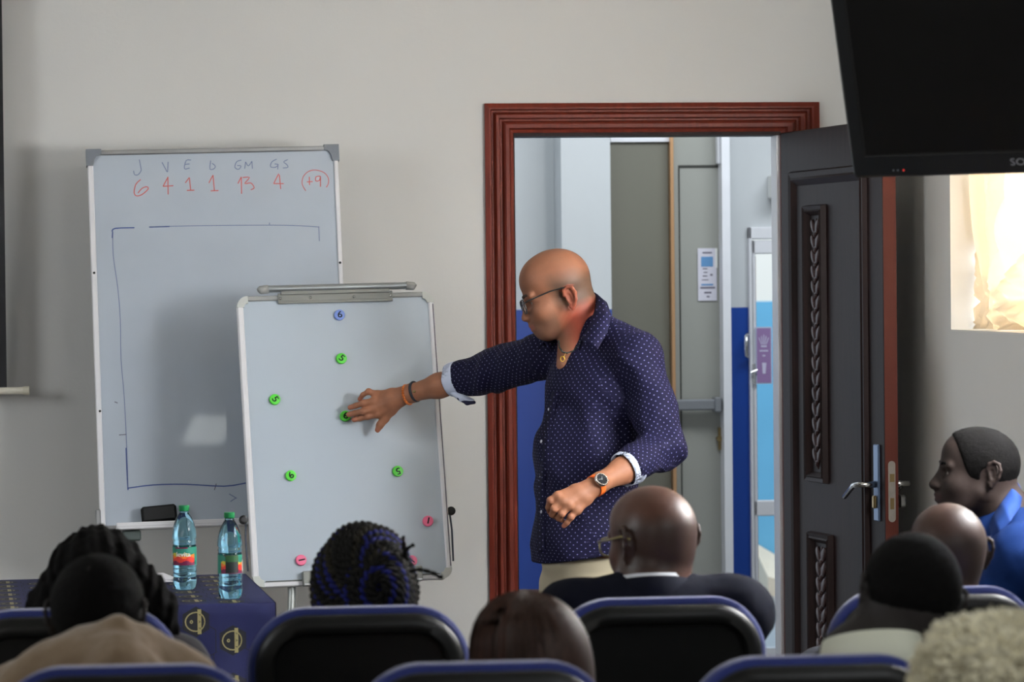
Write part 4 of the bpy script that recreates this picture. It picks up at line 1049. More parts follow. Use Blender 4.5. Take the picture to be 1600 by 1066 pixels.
def collar_band(name, nb, bf, rx, ry, z0, z1, material, root, tilt=.25, open_deg=40, lift=.0, thick=.004, flare=.012, n=40, zf=None):
    """a band of cloth round the neck, open at the throat"""
    F, L = bf.R[:, 0], bf.R[:, 1]; V = []
    for i in range(n+1):
        t = math.radians(open_deg)+(2*PI-2*math.radians(open_deg))*i/n
        dirv = F*math.cos(t)*rx+L*math.sin(t)*ry
        h = -tilt*math.cos(t)*rx
        for (q, fl) in ((0, flare), (.5, flare*.4), (1, 0)):
            V.append(nb+dirv*(1+fl/rx)+ZZ*(h+z0+(z1-z0)*q+(zf(t) if zf else 0)))
    Fc = np.array([(3*i+j, 3*i+3+j, 3*i+4+j, 3*i+1+j) for i in range(n) for j in (0, 1)])
    o = mesh(name, np.array(V), Fc, material, root, True); m_ = o.modifiers.new('s', 'SOLIDIFY'); m_.thickness = thick; m_.offset = 0
    return o
def hair_cap(f, root, name, material, grow=.007, front=.055, low=-.035, wide=1.0, back=1.0, rnd=.0007, slant=.5, vox=.0035, sc=160):
    s = Sdf(); w, k = f.w, f.k; g = grow
    s.ell(w(-.006, 0, .030), np.array((.094+g, .076*wide+g, .083+g))*k, f.R, .01)
    s.ell(w(-.035*back, 0, .018), np.array((.066+g, .070*wide+g, .068+g))*k, f.R, .03)
    s.ell(w(.030, 0, .045), np.array((.056+g, .062*wide+g, .055+g))*k, f.R, .02)
    s.disp(lambda Q: rnd*vnoise(Q, sc, 2))
    n1 = f.R@A3(1, 0, -slant); s.half(w(front, 0, .055), n1, .006)      # hairline
    n2 = f.R@A3(.35, 0, -1); s.half(w(-.02, 0, low), n2, .006)          # nape
    s.cap(w(-.022, -.1, -.004), w(-.022, .1, -.004), .021*k, .021*k, k=.004, kind='s')
    V, F = s.mesh(vox*k); return mesh(name, V, F, material, root, True)
black_hair = mat('black hair', rgb(8, 7, 7), .85, spec=.12, var=.3, vscale=90, bump=.25, bscale=320)
# ---- 1 bald man with glasses, navy jacket, front row
navy = mat('navy jacket cloth', rgb(16, 18, 30), .9, spec=.15, bump=.08, bscale=300)
hc = W(1018, 846, 7.10)
def col_bald(P, V, C):
    x, y, z = P[:, 0], P[:, 1], P[:, 2]
    t = np.clip((.055-z)/.03, 0, 1)*np.clip((z+.075)/.02, 0, 1)*np.clip((.035-x)/.03, 0, 1)
    C = blend(C, lin(40, 32, 28), t*.65)
    b = np.clip((x-.005)/.02, 0, 1)*np.clip((-.035-z)/.02, 0, 1)*np.clip((z+.13)/.01, 0, 1)
    return blend(C, lin(110, 100, 96), b*.45)
r1, f1, nb1, bf1, g1 = seated(hc, 0, 33, 6, 0, 4, 1.09, 'bald dark-skinned man in glasses and navy jacket seated in front row centre', (80, 50, 38), navy, hs=dict(wide=1.0, back=1.0, nr=.064), colf=col_bald, garm='jacket', skin_rough=.42, shoulder=.180, bulk=1.08, nbz=.100, drop=.052)
shirt_w = mat('white shirt cotton', rgb(214, 216, 222), .7)
collar_band('shirt_collar', nb1, bf1, .076, .076, -.01, .034, shirt_w, r1, open_deg=30, tilt=.2)
collar_band('jacket_collar', nb1, bf1, .082, .082, -.06, .022, navy, r1, open_deg=35, tilt=.25, flare=.03, thick=.006)
gold = mat('gold glasses metal', rgb(170, 160, 110), .3, metal=.9)
lens_m = mat('clear lens', (.97, .98, 1, 1), .02, trans=1, ior=1.05)
def glasses(f, root, m_, rimr=.0016, w_=.026, h_=.019, xx=.107, label=None, full=True, ex=-.018, wide=1.0, ez=0):
    gl = MB()
    K = f.k
    for sg in (-1, 1):
        P = []
        for i in range(24):
            t = 2*PI*i/24; cx = math.copysign(abs(math.cos(t))**.75, math.cos(t)); sy = math.copysign(abs(math.sin(t))**.75, math.sin(t))
            P.append(f.w(xx-.006*abs(cx*w_+.03)/.03*.5, sg*.033+cx*w_, -.005+sy*h_))
        gl.tube(P, rimr*K, 6, closed=True)
        gl.tube([f.w(xx-.008, sg*(.033+w_), .003), f.w(xx-.018, sg*(.070*wide), .006), f.w(.02, sg*.0815*wide, .010), f.w(ex+.004, sg*.084*wide, .013+ez), f.w(ex-.024, sg*.082*wide, .006+ez)], [rimr*K*1.2]*5, 6)
    gl.tube([f.w(xx-.002, -.009, .0), f.w(xx+.003, 0, .003), f.w(xx-.002, .009, .0)], rimr*K, 6)
    o = gl.build('eyeglasses_frame', m_, root, True)
    for sg in (-1, 1):
        P = []
        for i in range(24):
            t = 2*PI*i/24; cx = math.copysign(abs(math.cos(t))**.75, math.cos(t)); sy = math.copysign(abs(math.sin(t))**.75, math.sin(t))
            P.append(f.w(xx-.006*abs(cx*w_+.03)/.03*.5, sg*.033+cx*w_*.97, -.005+sy*h_*.97))
        c = f.w(xx-.002, sg*.033, -.005); V = [c]+P; n = len(P); V2 = [v-f.R[:, 0]*.0012 for v in V]
        mesh('lens', np.array(V+V2), [(0, 1+i, 1+(i+1) % n) for i in range(n)]+[(n+1, n+2+(i+1) % n, n+2+i) for i in range(n)]+[(1+i, n+2+i, n+2+(i+1) % n, 1+(i+1) % n) for i in range(n)], lens_m, o)
    return o
glasses(f1, r1, gold, ex=-.018)
eyes(f1, r1)
# ---- 2 second bald man, front row right
hc = W(1480, 866, 7.08)
r2, f2, nb2, bf2, g2 = seated(hc, 0, 14, 4, 0, 5, 1.0, 'second bald dark-skinned man, seated front row right below the man in blue', (62, 40, 31), mat('black shirt cloth', rgb(24, 24, 26), .8), colf=col_bald, skin_rough=.50, shift=-.04, hs=dict(back=.95, nr=.06))
eyes(f2, r2)
# ---- 3 woman with braided hair
hc = W(568, 912, 6.90)
r3, f3, nb3, bf3, g3 = seated(hc, 0, 10, 2, 0, 3, .96, 'woman with black and blue braids wound in a bun seated in front row', (44, 32, 27), mat('dark blouse', rgb(26, 24, 32), .8), shoulder=.16, hs=dict(nr=.048))
s = Sdf(); w = f3.w
s.ell(W(569, 925, 6.85), (.104, .104, .137), k=.01)
Vh, Fh = s.mesh(.008); hair = mesh('hair', Vh, Fh, black_hair, r3, True)
bb = mat('black braid', rgb(17, 16, 14), .8, spec=.2, bump=.3, bscale=400); bl = mat('blue braid', rgb(24, 28, 92), .8, spec=.2, bump=.3, bscale=400); bg_ = mat('dark brown braid', rgb(34, 31, 23), .8, spec=.2, bump=.3, bscale=400)
cen = W(569, 925, 6.85); R_ = A3(.108, .110, .142)
toV = -YC
def braid(P, r):
    P = np.array(P); n = len(P); m_ = n*4; idx = np.linspace(0, n-1, m_); Q = np.stack([np.interp(idx, np.arange(n), P[:, i]) for i in range(3)], 1)
    T_ = np.gradient(Q, axis=0); T_ /= np.linalg.norm(T_, axis=1)[:, None]; a = np.cross(T_, (Q-cen)); a /= np.linalg.norm(a, axis=1)[:, None]+1e-9; b = np.cross(T_, a)
    out = []
    L_ = np.cumsum(np.r_[0, np.linalg.norm(np.diff(Q, axis=0), axis=1)])
    for ph in (0, PI):
        t = L_*190+ph; out.append(Q+a*(np.sin(t)*r*.55)[:, None]+b*(np.cos(t)*r*.4)[:, None])
    return out
groups = {0: [], 1: [], 2: []}
def sph(u, v, e=1.0):
    """unit direction: u around the view axis, v from the view axis"""
    d = toV*math.cos(v)+(XC*math.cos(u)+ZZ*math.sin(u))*math.sin(v)
    o = 0
    sk = math.cos(v)**2*(1 if v < 1.57 else 0)
    return cen+(XC*.025+ZZ*.035)*sk+(XC*(d@XC)*R_[0]+YC*(d@YC)*R_[1]+ZZ*(d@ZZ)*R_[2])*e
for k in range(30):                      # spiral arms sweeping from the rim into the knot
    u0 = 2*PI*k/30; P = []
    for i in range(34):
        t = i/33; v = 1.75*(1-t)+.10; u = u0+2.6*t**1.3
        P.append(sph(u, v, 1.0+.012*math.sin(k*2.4)+.10*max(0, t-.65)))
    c = 1 if k % 8 in (0,) or k in (12, 13, 19) else (2 if k % 5 == 2 else 0)
    groups[c] += braid(P, .0085)
for k in range(26):                      # second layer, over the crown
    u0 = 2*PI*k/26+.1; P = []
    for i in range(24):
        t = i/23; v = 2.2-1.5*t; u = u0+1.6*t
        P.append(sph(u, v, 1.01+.03*math.sin(k*1.7)))
    c = 1 if k % 7 in (0,) else (2 if k % 4 == 1 else 0)
    groups[c] += braid(P, .0085)
for k in range(9):                       # knot coils
    P = []
    for i in range(30):
        t = i/29*2*PI; v = .12+.075*k; P.append(sph(t+k, v, 1.13-.012*k)+XC*.012-ZZ*.015)
    groups[1 if k in (2, 6) else 0] += braid(P, .009)
for (pts) in ([(632, 872, 6.78), (633, 858, 6.75), (630, 838, 6.74)], [(632, 866, 6.76), (638, 856, 6.74), (647, 851, 6.74)], [(641, 893, 6.75), (655, 890, 6.74), (668, 893, 6.74), (680, 897, 6.74), (686, 902, 6.74), (692, 902, 6.74)], [(638, 875, 6.76), (632, 858, 6.75), (629, 848, 6.75)]):
    groups[0] += braid([W(*p) for p in pts], .0035)
for c, m_, nm in ((0, bb, 'braids'), (1, bl, 'blue_braids'), (2, bg_, 'dark_braids')):
    mb = MB()
    parts = []
    for Q in groups[c]:
        parts.append(strands(Q[None], .0058 if len(Q) > 36 else .0030, 5))
    V, F = join(parts); mesh(nm, V, F, m_, hair, True, kind='stuff')
# ---- 4 woman at the far left with puffed side hair
hc = W(153, 905, 6.95)
r4, f4, nb4, bf4, g4 = seated(hc, 0, 0, 4, 0, 2, .97, 'woman with long black hair swept to both sides, front row left, behind the hoodie wearer', (44, 32, 27), mat('charcoal blouse', rgb(34, 33, 38), .8), shoulder=.165, hs=dict(nr=.048))
s = Sdf()
s.ell(W(153, 884, 6.93), (.086, .098, .088), k=.01)
s.ell(W(150, 925, 6.93), (.090, .10, .09), k=.03)
for a, b, c in (((112, 890), (96, 925), (70, 944)), ((198, 890), (222, 925), (250, 952))):
    s.chain([W(*a, 6.90), W(*b, 6.90), W(*c, 6.90), W(c[0]+(c[0]-b[0])*.5, c[1]+60, 6.92)], [.045, .042, .030, .028], .04)
s.disp(lambda Q: .004*vnoise(Q, 60, 4)+.003*np.sin(Q[:, 0]*220+6*vnoise(Q, 12, 3)))
s.cap(W(153, 905, 6.93)+YC*.12, W(153, 960, 6.93)+YC*.13, .075, .07, k=.01, kind='s')
V, F = s.mesh(.004); h4 = mesh('hair', V, F, black_hair, r4, True)
n = 160; P = np.zeros((n, 9, 3))
for i in range(n):
    sg = -1 if i < n/2 else 1; a0 = RNG.uniform(.2, 1.0); x0 = 153+sg*(30+26*a0); y0 = 893+RNG.uniform(-8, 20)
    for j in range(9):
        t = j/8; P[i, j] = W(x0+sg*((58-20*a0+RNG.uniform(-1, 1))*t**1.3), y0+(90+8*math.sin(i))*t, 6.86-.02*math.sin(i*3)+.01*t)
V, F = strands(P, .0011, 3); mesh('loose_strands', V, F, black_hair, h4, True, kind='stuff')
# ---- 5 hoodie wearer, second row left
beige = mat('beige fleece', rgb(126, 106, 82), .95, var=.06, vscale=20, bump=.15, bscale=200, sheen=.4)
hc = W(154, 968, 5.82)
r5, f5, nb5, bf5, g5 = seated(hc, 0, -2, 12, 0, 0, 1.0, 'person with cropped black hair in a beige hoodie, second row left', (28, 22, 20), beige, garm='hoodie', shift=.05, shoulder=.18, bulk=1.1, hs=dict(wide=.97))
hair_cap(f5, r5, 'hair', black_hair, grow=.006, low=-.10, rnd=.001)
s = Sdf(); dd = 5.72
s.chain([W(104, 1028, dd+.05), W(140, 1008, dd), W(184, 983, dd-.03), W(222, 1006, dd), W(258, 1040, dd+.03), W(285, 1075, dd+.06)], [.018, .026, .022, .026, .026, .025], .02)
s.chain([W(80, 1048, dd), W(120, 1045, dd-.02), W(185, 1042, dd-.06), W(238, 1060, dd-.02)], [.026, .035, .050, .040], .03)
s.chain([W(75, 1052, dd+.02), W(28, 1072, dd+.06), W(-25, 1100, dd+.1)], [.030, .040, .05], .03)
s.ell(W(170, 1075, dd), (.20, .07, .10), k=.04)
s.cap(W(112, 1036, dd-.050), W(180, 1000, dd-.066), .013, .011, k=.012)
s.cap(W(140, 1060, dd-.085), W(184, 1026, dd-.100), .012, .012, k=.012)
s.cap(W(192, 1004, dd-.066), W(256, 1056, dd-.056), .011, .013, k=.012)
s.disp(lambda Q: .003*vnoise(Q, 22, 8)+.0015*vnoise(Q, 60, 9))
V, F = s.mesh(.005); mesh('hood', V, F, beige, r5, True)
# ---- 6 brown haired woman, second row centre
hc = W(829, 1032, 5.86)
r6, f6, nb6, bf6, g6 = seated(hc, 0, 0, 3, 0, 7, .96, 'woman with straight dark brown hair with a reddish sheen, second row centre', (150, 110, 88), mat('plum top', rgb(52, 40, 48), .85), shift=-.11, shoulder=.16, bulk=.92, hs=dict(nr=.048))
brown = mat('dark brown hair', rgb(52, 34, 26), .55, spec=.3, var=.35, vscale=30, vstretch=(5, 5, .6))
brown2 = mat('reddish brown strands', rgb(82, 46, 32), .5, spec=.35, var=.3, vscale=40)
s = Sdf(); cpx = 829
s.ell(W(cpx, 1010, 5.86), (.098, .10, .098), k=.02); s.ell(W(cpx+2, 1085, 5.86), (.118, .105, .15), k=.05)
s.cap(W(cpx, 1040, 5.86)+YC*.13, W(cpx, 1200, 5.86)+YC*.13, .085, .08, k=.01, kind='s')
V, F = s.mesh(.006); h6 = mesh('hair', V, F, brown, r6, True)
cc = W(cpx, 1010, 5.86)
for nm, m_, n, seed in (('hair_strands', brown, 2400, 1), ('reddish_strands', brown2, 420, 2)):
    R2 = np.random.RandomState(seed); P = np.zeros((n, 14, 3))
    for i in range(n):
        az = R2.uniform(-PI*.52, PI*.52) if nm == 'hair_strands' else R2.choice([-1, 1])*R2.uniform(.25, 1.5); jit = R2.normal(0, 1, 2)*.002
        part = XC*(-.012)
        for j in range(14):
            t = j/13; el_ = PI/2*(1-min(1, t*1.9)); rr = .101+.0012*math.sin(i*7.1)
            rad = math.cos(el_)*rr*(1.0+.22*max(0, t-.45)); az2 = az*(1-.10*t)
            z = math.sin(el_)*rr if t < .53 else -(t-.53)*.62
            P[i, j] = cc+part*(1-t)+(-YC*math.cos(az2)*1.03+XC*math.sin(az2))*rad+ZZ*z+XC*jit[0]+YC*jit[1]*.5
    V, F = strands(P, .0011, 3); mesh(nm, V, F, m_, h6, True, kind='stuff')
# ---- 7 man with a dark cropped head and pale collar, second row right
cream = mat('pale green cotton', rgb(206, 208, 190), .75)
hc = W(1420, 938, 5.95)
r7, f7, nb7, bf7, g7 = seated(hc, 0, 4, 6, -10, 7, 1.06, 'man with close-cropped black hair and a pale green collar, second row right', (26, 20, 18), mat('dark grey jumper', rgb(38, 40, 40), .85), shift=-.20, shoulder=.17, bulk=.95, nbz=.11, hs=dict(nr=.066, wide=1.0))
hair_cap(f7, r7, 'hair', black_hair, grow=.007, low=-.13)
nb7b = W(1362, 1022, 5.88)
collar_band('shirt_collar', nb7b, bf7, .095, .088, -.055, .02, cream, r7, open_deg=25, tilt=.12, flare=.02, thick=.005, zf=lambda t: -.018*math.cos(t)+.006)
# ---- 8 person with curly blond hair, bottom right corner
hc = W(1548, 1096, 4.85)
r8, f8, nb8, bf8, g8 = seated(hc, 0, 0, 0, 0, 0, .95, 'person with short frizzy pale blond curls at the bottom right corner', (150, 128, 100), mat('grey top', rgb(90, 90, 92), .9), shoulder=.17)
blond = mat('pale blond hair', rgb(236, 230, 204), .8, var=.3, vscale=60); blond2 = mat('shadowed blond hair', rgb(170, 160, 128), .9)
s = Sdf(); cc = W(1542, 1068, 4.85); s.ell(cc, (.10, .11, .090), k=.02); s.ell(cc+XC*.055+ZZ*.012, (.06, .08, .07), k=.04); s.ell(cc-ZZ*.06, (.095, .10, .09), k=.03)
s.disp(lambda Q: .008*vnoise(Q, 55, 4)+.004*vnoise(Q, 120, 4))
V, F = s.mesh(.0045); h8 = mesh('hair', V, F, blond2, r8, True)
n = 9000; R2 = np.random.RandomState(5); sel = V[R2.choice(np.where((V-cc)@YC < .05)[0], n)]
nd = sel-cc+R2.normal(0, .012, (n, 3)); nd /= np.linalg.norm(nd, axis=1)[:, None]
t = np.linspace(0, 1, 11)[None, :, None]; a = np.cross(nd, R2.normal(0, 1, (n, 3))); a /= np.linalg.norm(a, axis=1)[:, None]; b = np.cross(nd, a)
rc = R2.uniform(.002, .0045, n)[:, None, None]; ph = R2.uniform(0, 6.28, n)[:, None, None]; ln = R2.uniform(.010, .026, n)[:, None, None]
P = sel[:, None]-nd[:, None]*.003+nd[:, None]*ln*t+a[:, None]*rc*np.cos(ph+t*9)+b[:, None]*rc*np.sin(ph+t*9)
V, F = strands(P, .0009, 3); mesh('curls', V, F, blond, h8, True, kind='stuff')
# ---- 9 man in the blue polo, side-on at the right
polo = mat('bright blue polo cotton', rgb(11, 40, 92), .85, spec=.2, bump=.1, bscale=260)
hc = W(1526, 738, 7.95)
def col9(P, V, C):
    x, y, z = P[:, 0], P[:, 1], P[:, 2]
    t = np.clip((-.05-z)/.01, 0, 1)*np.clip((z+.08)/.01, 0, 1)*np.clip((x-.088)/.006, 0, 1)
    return blend(C, lin(64, 40, 38), t*.8)
r9, f9, nb9, bf9, g9 = seated(hc, 0, 88, -2, 0, 90, .97, 'dark-skinned man in a bright blue polo seated in profile by the right wall', (44, 32, 28), polo, garm='polo_shirt', colf=col9, shoulder=.185, bulk=1.0, nbx=.085, hs=dict(ex=-.028, nr=.060, lips=1.5, nose=1.45), neck_d=0, hvox=.0032)
hair_cap(f9, r9, 'hair', black_hair, grow=.0035, front=.052, low=-.075, slant=.35)
eyes(f9, r9); brows(f9, r9, black_hair)
cb9 = mat('blue knit collar', rgb(16, 56, 124), .8)
COLLAR9 = ([(1588, 752, 7.98), (1580, 765, 7.90), (1566, 785, 7.86), (1552, 806, 7.86), (1541, 838, 7.88)], [(1598, 770, 7.95), (1594, 792, 7.84), (1580, 814, 7.78), (1563, 832, 7.78), (1546, 858, 7.83)])
# his chair
c9 = copy_tree(proto); p9 = nb9-bf9.R[:, 0]*.19; c9.location = (p9[0], p9[1], 0); c9.rotation_euler = (0, 0, math.radians(84)); c9.scale = (1, 1, 1)
setp(c9, 'blue and black chair under the man in the blue polo by the right wall', 'chair', 'blue and black conference chairs of the audience')
# chair for the blond person
c8 = copy_tree(proto); p8 = nb8-YC*.24; c8.location = (p8[0], p8[1], 0)
setp(c8, 'blue and black chair holding the person with blond curls, below the frame', 'chair', 'blue and black conference chairs of the audience')

# ================================================================== THE STANDING MAN
skin_t = skin_mat('tanned skin', .58)
fm = frame_from(W(870, 459, 9.42), 93, 19, -3, 1.05)
HS = dict(ex=-.022, nr=.055, wide=1.0, nk=.014, up=.012, ez=-.026, ch=.010)
D0 = 9.42
nbm = W(918, 528, 9.42)
shL, shR = W(996, 562, 9.28), W(852, 556, 9.58)
elL, wrL = W(1036, 702, 9.20), W(938, 754, 9.03)
elR, wrR = W(762, 582, 9.74), W(645, 614, 9.86)
hipm = W(916, 880, 9.42)
body = Sdf(); head_sdf(body, fm, nbm, **HS)
body.cap(W(900, 503, 9.42), W(891, 570, 9.392), .049, .041, k=.015)
body.cap(fm.w(-.052, 0, -.030), W(925, 505, 9.45), .046*1.0, .050, k=.03)
body.ell(W(912, 605, 9.44), (.07, .065, .10), k=.03)
Vhd = body.mesh(.0028, lo=W(700, 700, 9.42)-1, hi=A3(*(W(905, 500, 9.42)+1)[:2], W(905, 640, 9.42)[2]+3))
lo1, hi1 = W(905, 610, 9.42)-A3(.5, .5, 0), W(905, 380, 9.42)+A3(.5, .5, .1)
arm = Sdf()
def hand(s, wrist, elbow, mcps, fingers, thumb, wr_r=.027):
    s.chain([elbow, elbow*.35+wrist*.65, wrist], [.044, .036, wr_r], .02)
    for mcp in mcps: s.cap(wrist, mcp, .021, .0125, k=.016)
    for i in range(3): s.cap(wrist*.4+(mcps[i])*.6, wrist*.4+mcps[i+1]*.6, .016, .016, k=.012)
    for i, ch in enumerate(fingers):
        r0 = (.0098, .0103, .0098, .0085)[i]
        s.chain([mcps[i]]+ch, [.0120]+[r0*(1-.10*j) for j in range(len(ch))], .003, k0=.007)
        s.ell(mcps[i]-YC*.004, (.011, .010, .011), k=.008)
        if len(ch) > 1: s.ell(ch[0]-YC*.002, (.0105, .0098, .0105), k=.004)
    s.chain(thumb, [.020, .0150, .0118, .0105, .0085][:len(thumb)], .010)
# right hand on the board: index, middle, ring, little
dR = 9.90
mc = [W(591, 647, dR-.01), W(586, 638, dR-.015), W(585, 627, dR-.015), W(590, 617, dR-.005)]
fgR = [[W(574, 651, dR-.010), W(562, 654, dR+.0), W(553, 656, dR+.005)], [W(567, 643, dR-.018), W(554, 646, dR-.005), W(545, 648, dR+.003)],
       [W(568, 630, dR-.018), W(556, 634, dR-.005), W(547, 637, dR+.003)], [W(576, 612, dR-.014), W(567, 617, dR-.008), W(562, 624, dR+.003)]]
hand(arm, wrR, elR, mc, fgR, [W(630, 620, dR-.03), W(612, 641, dR-.01), W(601, 655, dR-.0), W(594, 664, dR+.0), W(590, 672, dR+.004)])
# left hand hanging relaxed: index, middle, ring, little
dL = 9.00
mcL = [W(872, 775, dL-.01), W(880, 783, dL-.018), W(890, 789, dL-.018), W(902, 797, dL-.008)]
fgL = [[W(860, 782, dL-.012), W(857, 793, dL+.005), W(859, 800, dL+.022)], [W(866, 795, dL-.020), W(863, 804, dL-.004), W(869, 808, dL+.012)],
       [W(878, 803, dL-.022), W(873, 810, dL-.008), W(878, 813, dL+.010)], [W(892, 808, dL-.014), W(886, 817, dL-.010), W(881, 822, dL-.004)]]
hand(arm, wrL, elL, mcL, fgL, [W(920, 768, dL+.02), W(895, 775, dL+.045), W(876, 788, dL+.05), W(868, 796, dL+.048)])
# tendons and veins of the back of the hands
for m_, w_ in ((mc, wrR), (mcL, wrL)):
    for q in range(4): arm.cap(m_[q]-YC*.009, w_*.5+m_[q]*.5-YC*.019, .0022, .0014, k=.006)
def boxof(pts, mrg):
    pts = np.array(pts); return pts.min(0)-mrg, pts.max(0)+mrg
loR, hiR = boxof([elR*.5+wrR*.5, wrR]+mc+[f_[-1] for f_ in fgR]+[W(590, 672, dR)], .04)
loL, hiL = boxof([elL*.6+wrL*.4, wrL]+mcL+[f_[-1] for f_ in fgL], .045)
VR = arm.mesh(.0026, loR, hiR); VL = arm.mesh(.0026, loL, hiL)
trunk = Sdf(); trunk.cap(W(912, 600, 9.42), hipm, .07, .07)
for sg, sh_, el_, wr_ in ((1, shL, elL, wrL), (-1, shR, elR, wrR)): trunk.chain([W(915, 560, 9.42), sh_, el_, el_*.6+wr_*.4], [.04, .04, .036, .036], .02)
FT = frame_from(W(916, 640, 9.42), 128)           # chest turned to the viewer's left and forward
Lf, Ff = FT.R[:, 1], FT.R[:, 0]
legs = {}
for sg in (-1, 1):
    hp = hipm+Lf*sg*.085; kn = hp+Ff*.02+Lf*sg*.03; kn[2] = .52; an = kn-Ff*.01+Lf*sg*.02; an[2] = .09; legs[sg] = (hp, kn, an)
    trunk.chain([hp, kn, an, an+Ff*.14-ZZ*.045], [.065, .05, .035, .03], .03)
VT = trunk.mesh(.012)
Vh_ = body.mesh(.0028, lo1, hi1)
V, F = join([Vh_, VR, VL, VT]); P = fm.loc(V)
Cc = np.tile(lin(134, 87, 63), (len(V), 1)); x, y, z = P[:, 0], P[:, 1], P[:, 2]
ishead = (np.abs(x) < .2) & (np.abs(y) < .13) & (z > -.16)
t = ishead*np.clip((.062-z+.15*x)/.040, 0, 1)*np.clip((z+.070)/.02, 0, 1)*np.clip((.030-x+.15*z)/.03, 0, 1)*(1-.8*(np.hypot(x+.028, z+.024) < .030)*(np.abs(y) > .068))
Cc = blend(Cc, lin(74, 55, 42), t*.9)
t = ishead*np.clip((x-.012)/.02, 0, 1)*np.clip((-.045-z)/.02, 0, 1)*np.clip((z+.13)/.02, 0, 1); Cc = blend(Cc, lin(104, 74, 58), t*.7)
t = ishead*(np.hypot(x+.028, z+.024) < .036)*(np.abs(y) > .070); Cc = blend(Cc, lin(158, 78, 58), t*.6)
t = np.clip((-.035-z)/.04, 0, 1)*(np.hypot(x, y) < .3)*(z > -.26)*np.clip((.03-x)/.05, 0, 1); Cc = blend(Cc, lin(160, 66, 46), t*.85)
t = ishead*np.clip((x-.09)/.006, 0, 1)*np.clip((.010-np.abs(z+.067))/.004, 0, 1); Cc = blend(Cc, lin(160, 92, 80), t*.7)
isarm = ~ishead & (V[:, 2] < W(900, 560, 9.4)[2]); Cc = blend(Cc, lin(150, 100, 74), isarm*1.0)
tips = np.zeros(len(V))
for fch in fgR+fgL+[[W(590, 672, dR+.004)]]: tips = np.maximum(tips, np.clip(1-np.linalg.norm(V-fch[-1], axis=1)/.02, 0, 1))
for q_ in fgR+fgL: tips = np.maximum(tips, .6*np.clip(1-np.linalg.norm(V-q_[0], axis=1)/.014, 0, 1))
Cc = blend(Cc, lin(190, 112, 92), tips*.7)
man = empty('person', (hipm[0], hipm[1], 0), 'bald man in glasses and polka dot shirt standing and pointing at the flip chart', 'person')
mesh('body', V, F, skin_t, man, True, attrs={'Col': ('FLOAT_COLOR', Cc)})
eyes(fm, man); brows(fm, man, mat('grey brown eyebrow', rgb(66, 50, 44), .8), r=.0036)
glasses(fm, man, mat('dark glasses frame', rgb(34, 34, 36), .4), rimr=.0018, w_=.026, h_=.020, xx=.104, ex=-.022, ez=-.006)
# shirt
FTR = FT.R
sh = Sdf(); cpt = lambda px_, py_, d: W(px_, py_, d)
sh.ell(cpt(935, 612, 9.42), (.135, .185, .155), FTR, k=.03)
sh.ell(cpt(918, 720, 9.42), (.150, .175, .22), FTR, k=.05)
sh.ell(cpt(915, 850, 9.42), (.148, .185, .22), FTR, k=.06)
sh.cap(W(922, 520, 9.44), W(935, 600, 9.42), .070, .12, k=.05)
sh.chain([W(945, 520, 9.36), shL], [.060, .074], .05)
sh.chain([W(890, 530, 9.50), shR], [.050, .066], .05)
cuL = elL*.42+wrL*.58; cuR = W(712, 592, 9.80)
sh.chain([shL, shL*.5+elL*.5+XC*.008, elL, cuL], [.074, .067, .060, .052], .03)
sh.chain([shR, elR, cuR], [.072, .060, .050], .03)
def folds(Q):
    d = .006*vnoise(Q*A3(1, 1, .7), 13, 11)+.0025*vnoise(Q, 34, 12)
    # gathers at the bent elbow
    for c, ax_, wv in ((elL+XC*(-.02), (elL-shL), 60), (shL*.75+elL*.25, XC*.7+ZZ, 46), (elR*.8+shR*.2, (elR-shR)*1+ZZ*.2, 44)):
        a_ = ax_/np.linalg.norm(ax_); r_ = np.linalg.norm(Q-c, axis=1); q = (Q-c)@a_
        d += -.010*np.exp(-(r_/.085)**2)*np.sin(q*wv+5*vnoise(Q, 9, 13))
    # long drapes down the side of the torso
    zt = (Q[:, 2]-W(900, 700, 9.4)[2]); u = Q@XC
    d += .0055*np.exp(-((zt+.05)/.22)**2)*np.sin(u*48+zt*26+3*vnoise(Q, 7, 14))
    return d
sh.disp(folds)
hem = W(900, 878, 9.3)[2]
hn = -ZZ+XC*.16; sh.half(A3(*W(850, 879, 9.4)), hn, .006)
def cutoff(s, c, ax_, R_=.072):
    ax_ = ax_/np.linalg.norm(ax_)
    def fn(P):
        q = P-c; h = q@ax_; r_ = np.linalg.norm(q-h[..., None]*ax_, axis=-1); return np.maximum(np.maximum(r_-R_, -h), h-.16)
    s._a('s', .004, fn, c-.18, c+.18)
cutoff(sh, cuL, wrL-elL); cutoff(sh, cuR, wrR-elR)
# open collar
sh.chain([W(898, 522, 9.25), W(895, 542, 9.245), W(885, 568, 9.235), W(877, 594, 9.235)], [.034, .022, .010, .002], .003, kind='s')
sh.cap(W(912, 455, 9.42), W(910, 528, 9.42), .060, .058, k=.006, kind='s')
V, F = sh.mesh(.0042)
Dv = np.zeros((len(V), 3))
def segd(P, a, b): ab = b-a; h = np.clip(((P-a)@ab)/(ab@ab), 0, 1); return np.linalg.norm(P-a-h[:, None]*ab, axis=1), h*np.linalg.norm(ab), a+h[:, None]*ab
segs = [(shL+(shL-elL)*.0, elL, .060, 1), (elL, cuL, .055, 2), (shR, elR, .060, 3), (elR, cuR, .052, 4)]
best = np.full(len(V), 1e9)
tc_ = (V-W(916, 700, 9.42)); ang = np.arctan2(tc_@Ff, -(tc_@Lf)); # torso
torso_d = np.minimum(np.sqrt((tc_@Ff/.15)**2+(tc_@Lf/.18)**2)-1, 9)*.15
_n = np.zeros((len(V), 3)); fn_ = np.cross(V[F[:, 2]]-V[F[:, 0]], V[F[:, 3]]-V[F[:, 1]])
for _c in range(4): np.add.at(_n, F[:, _c], fn_)
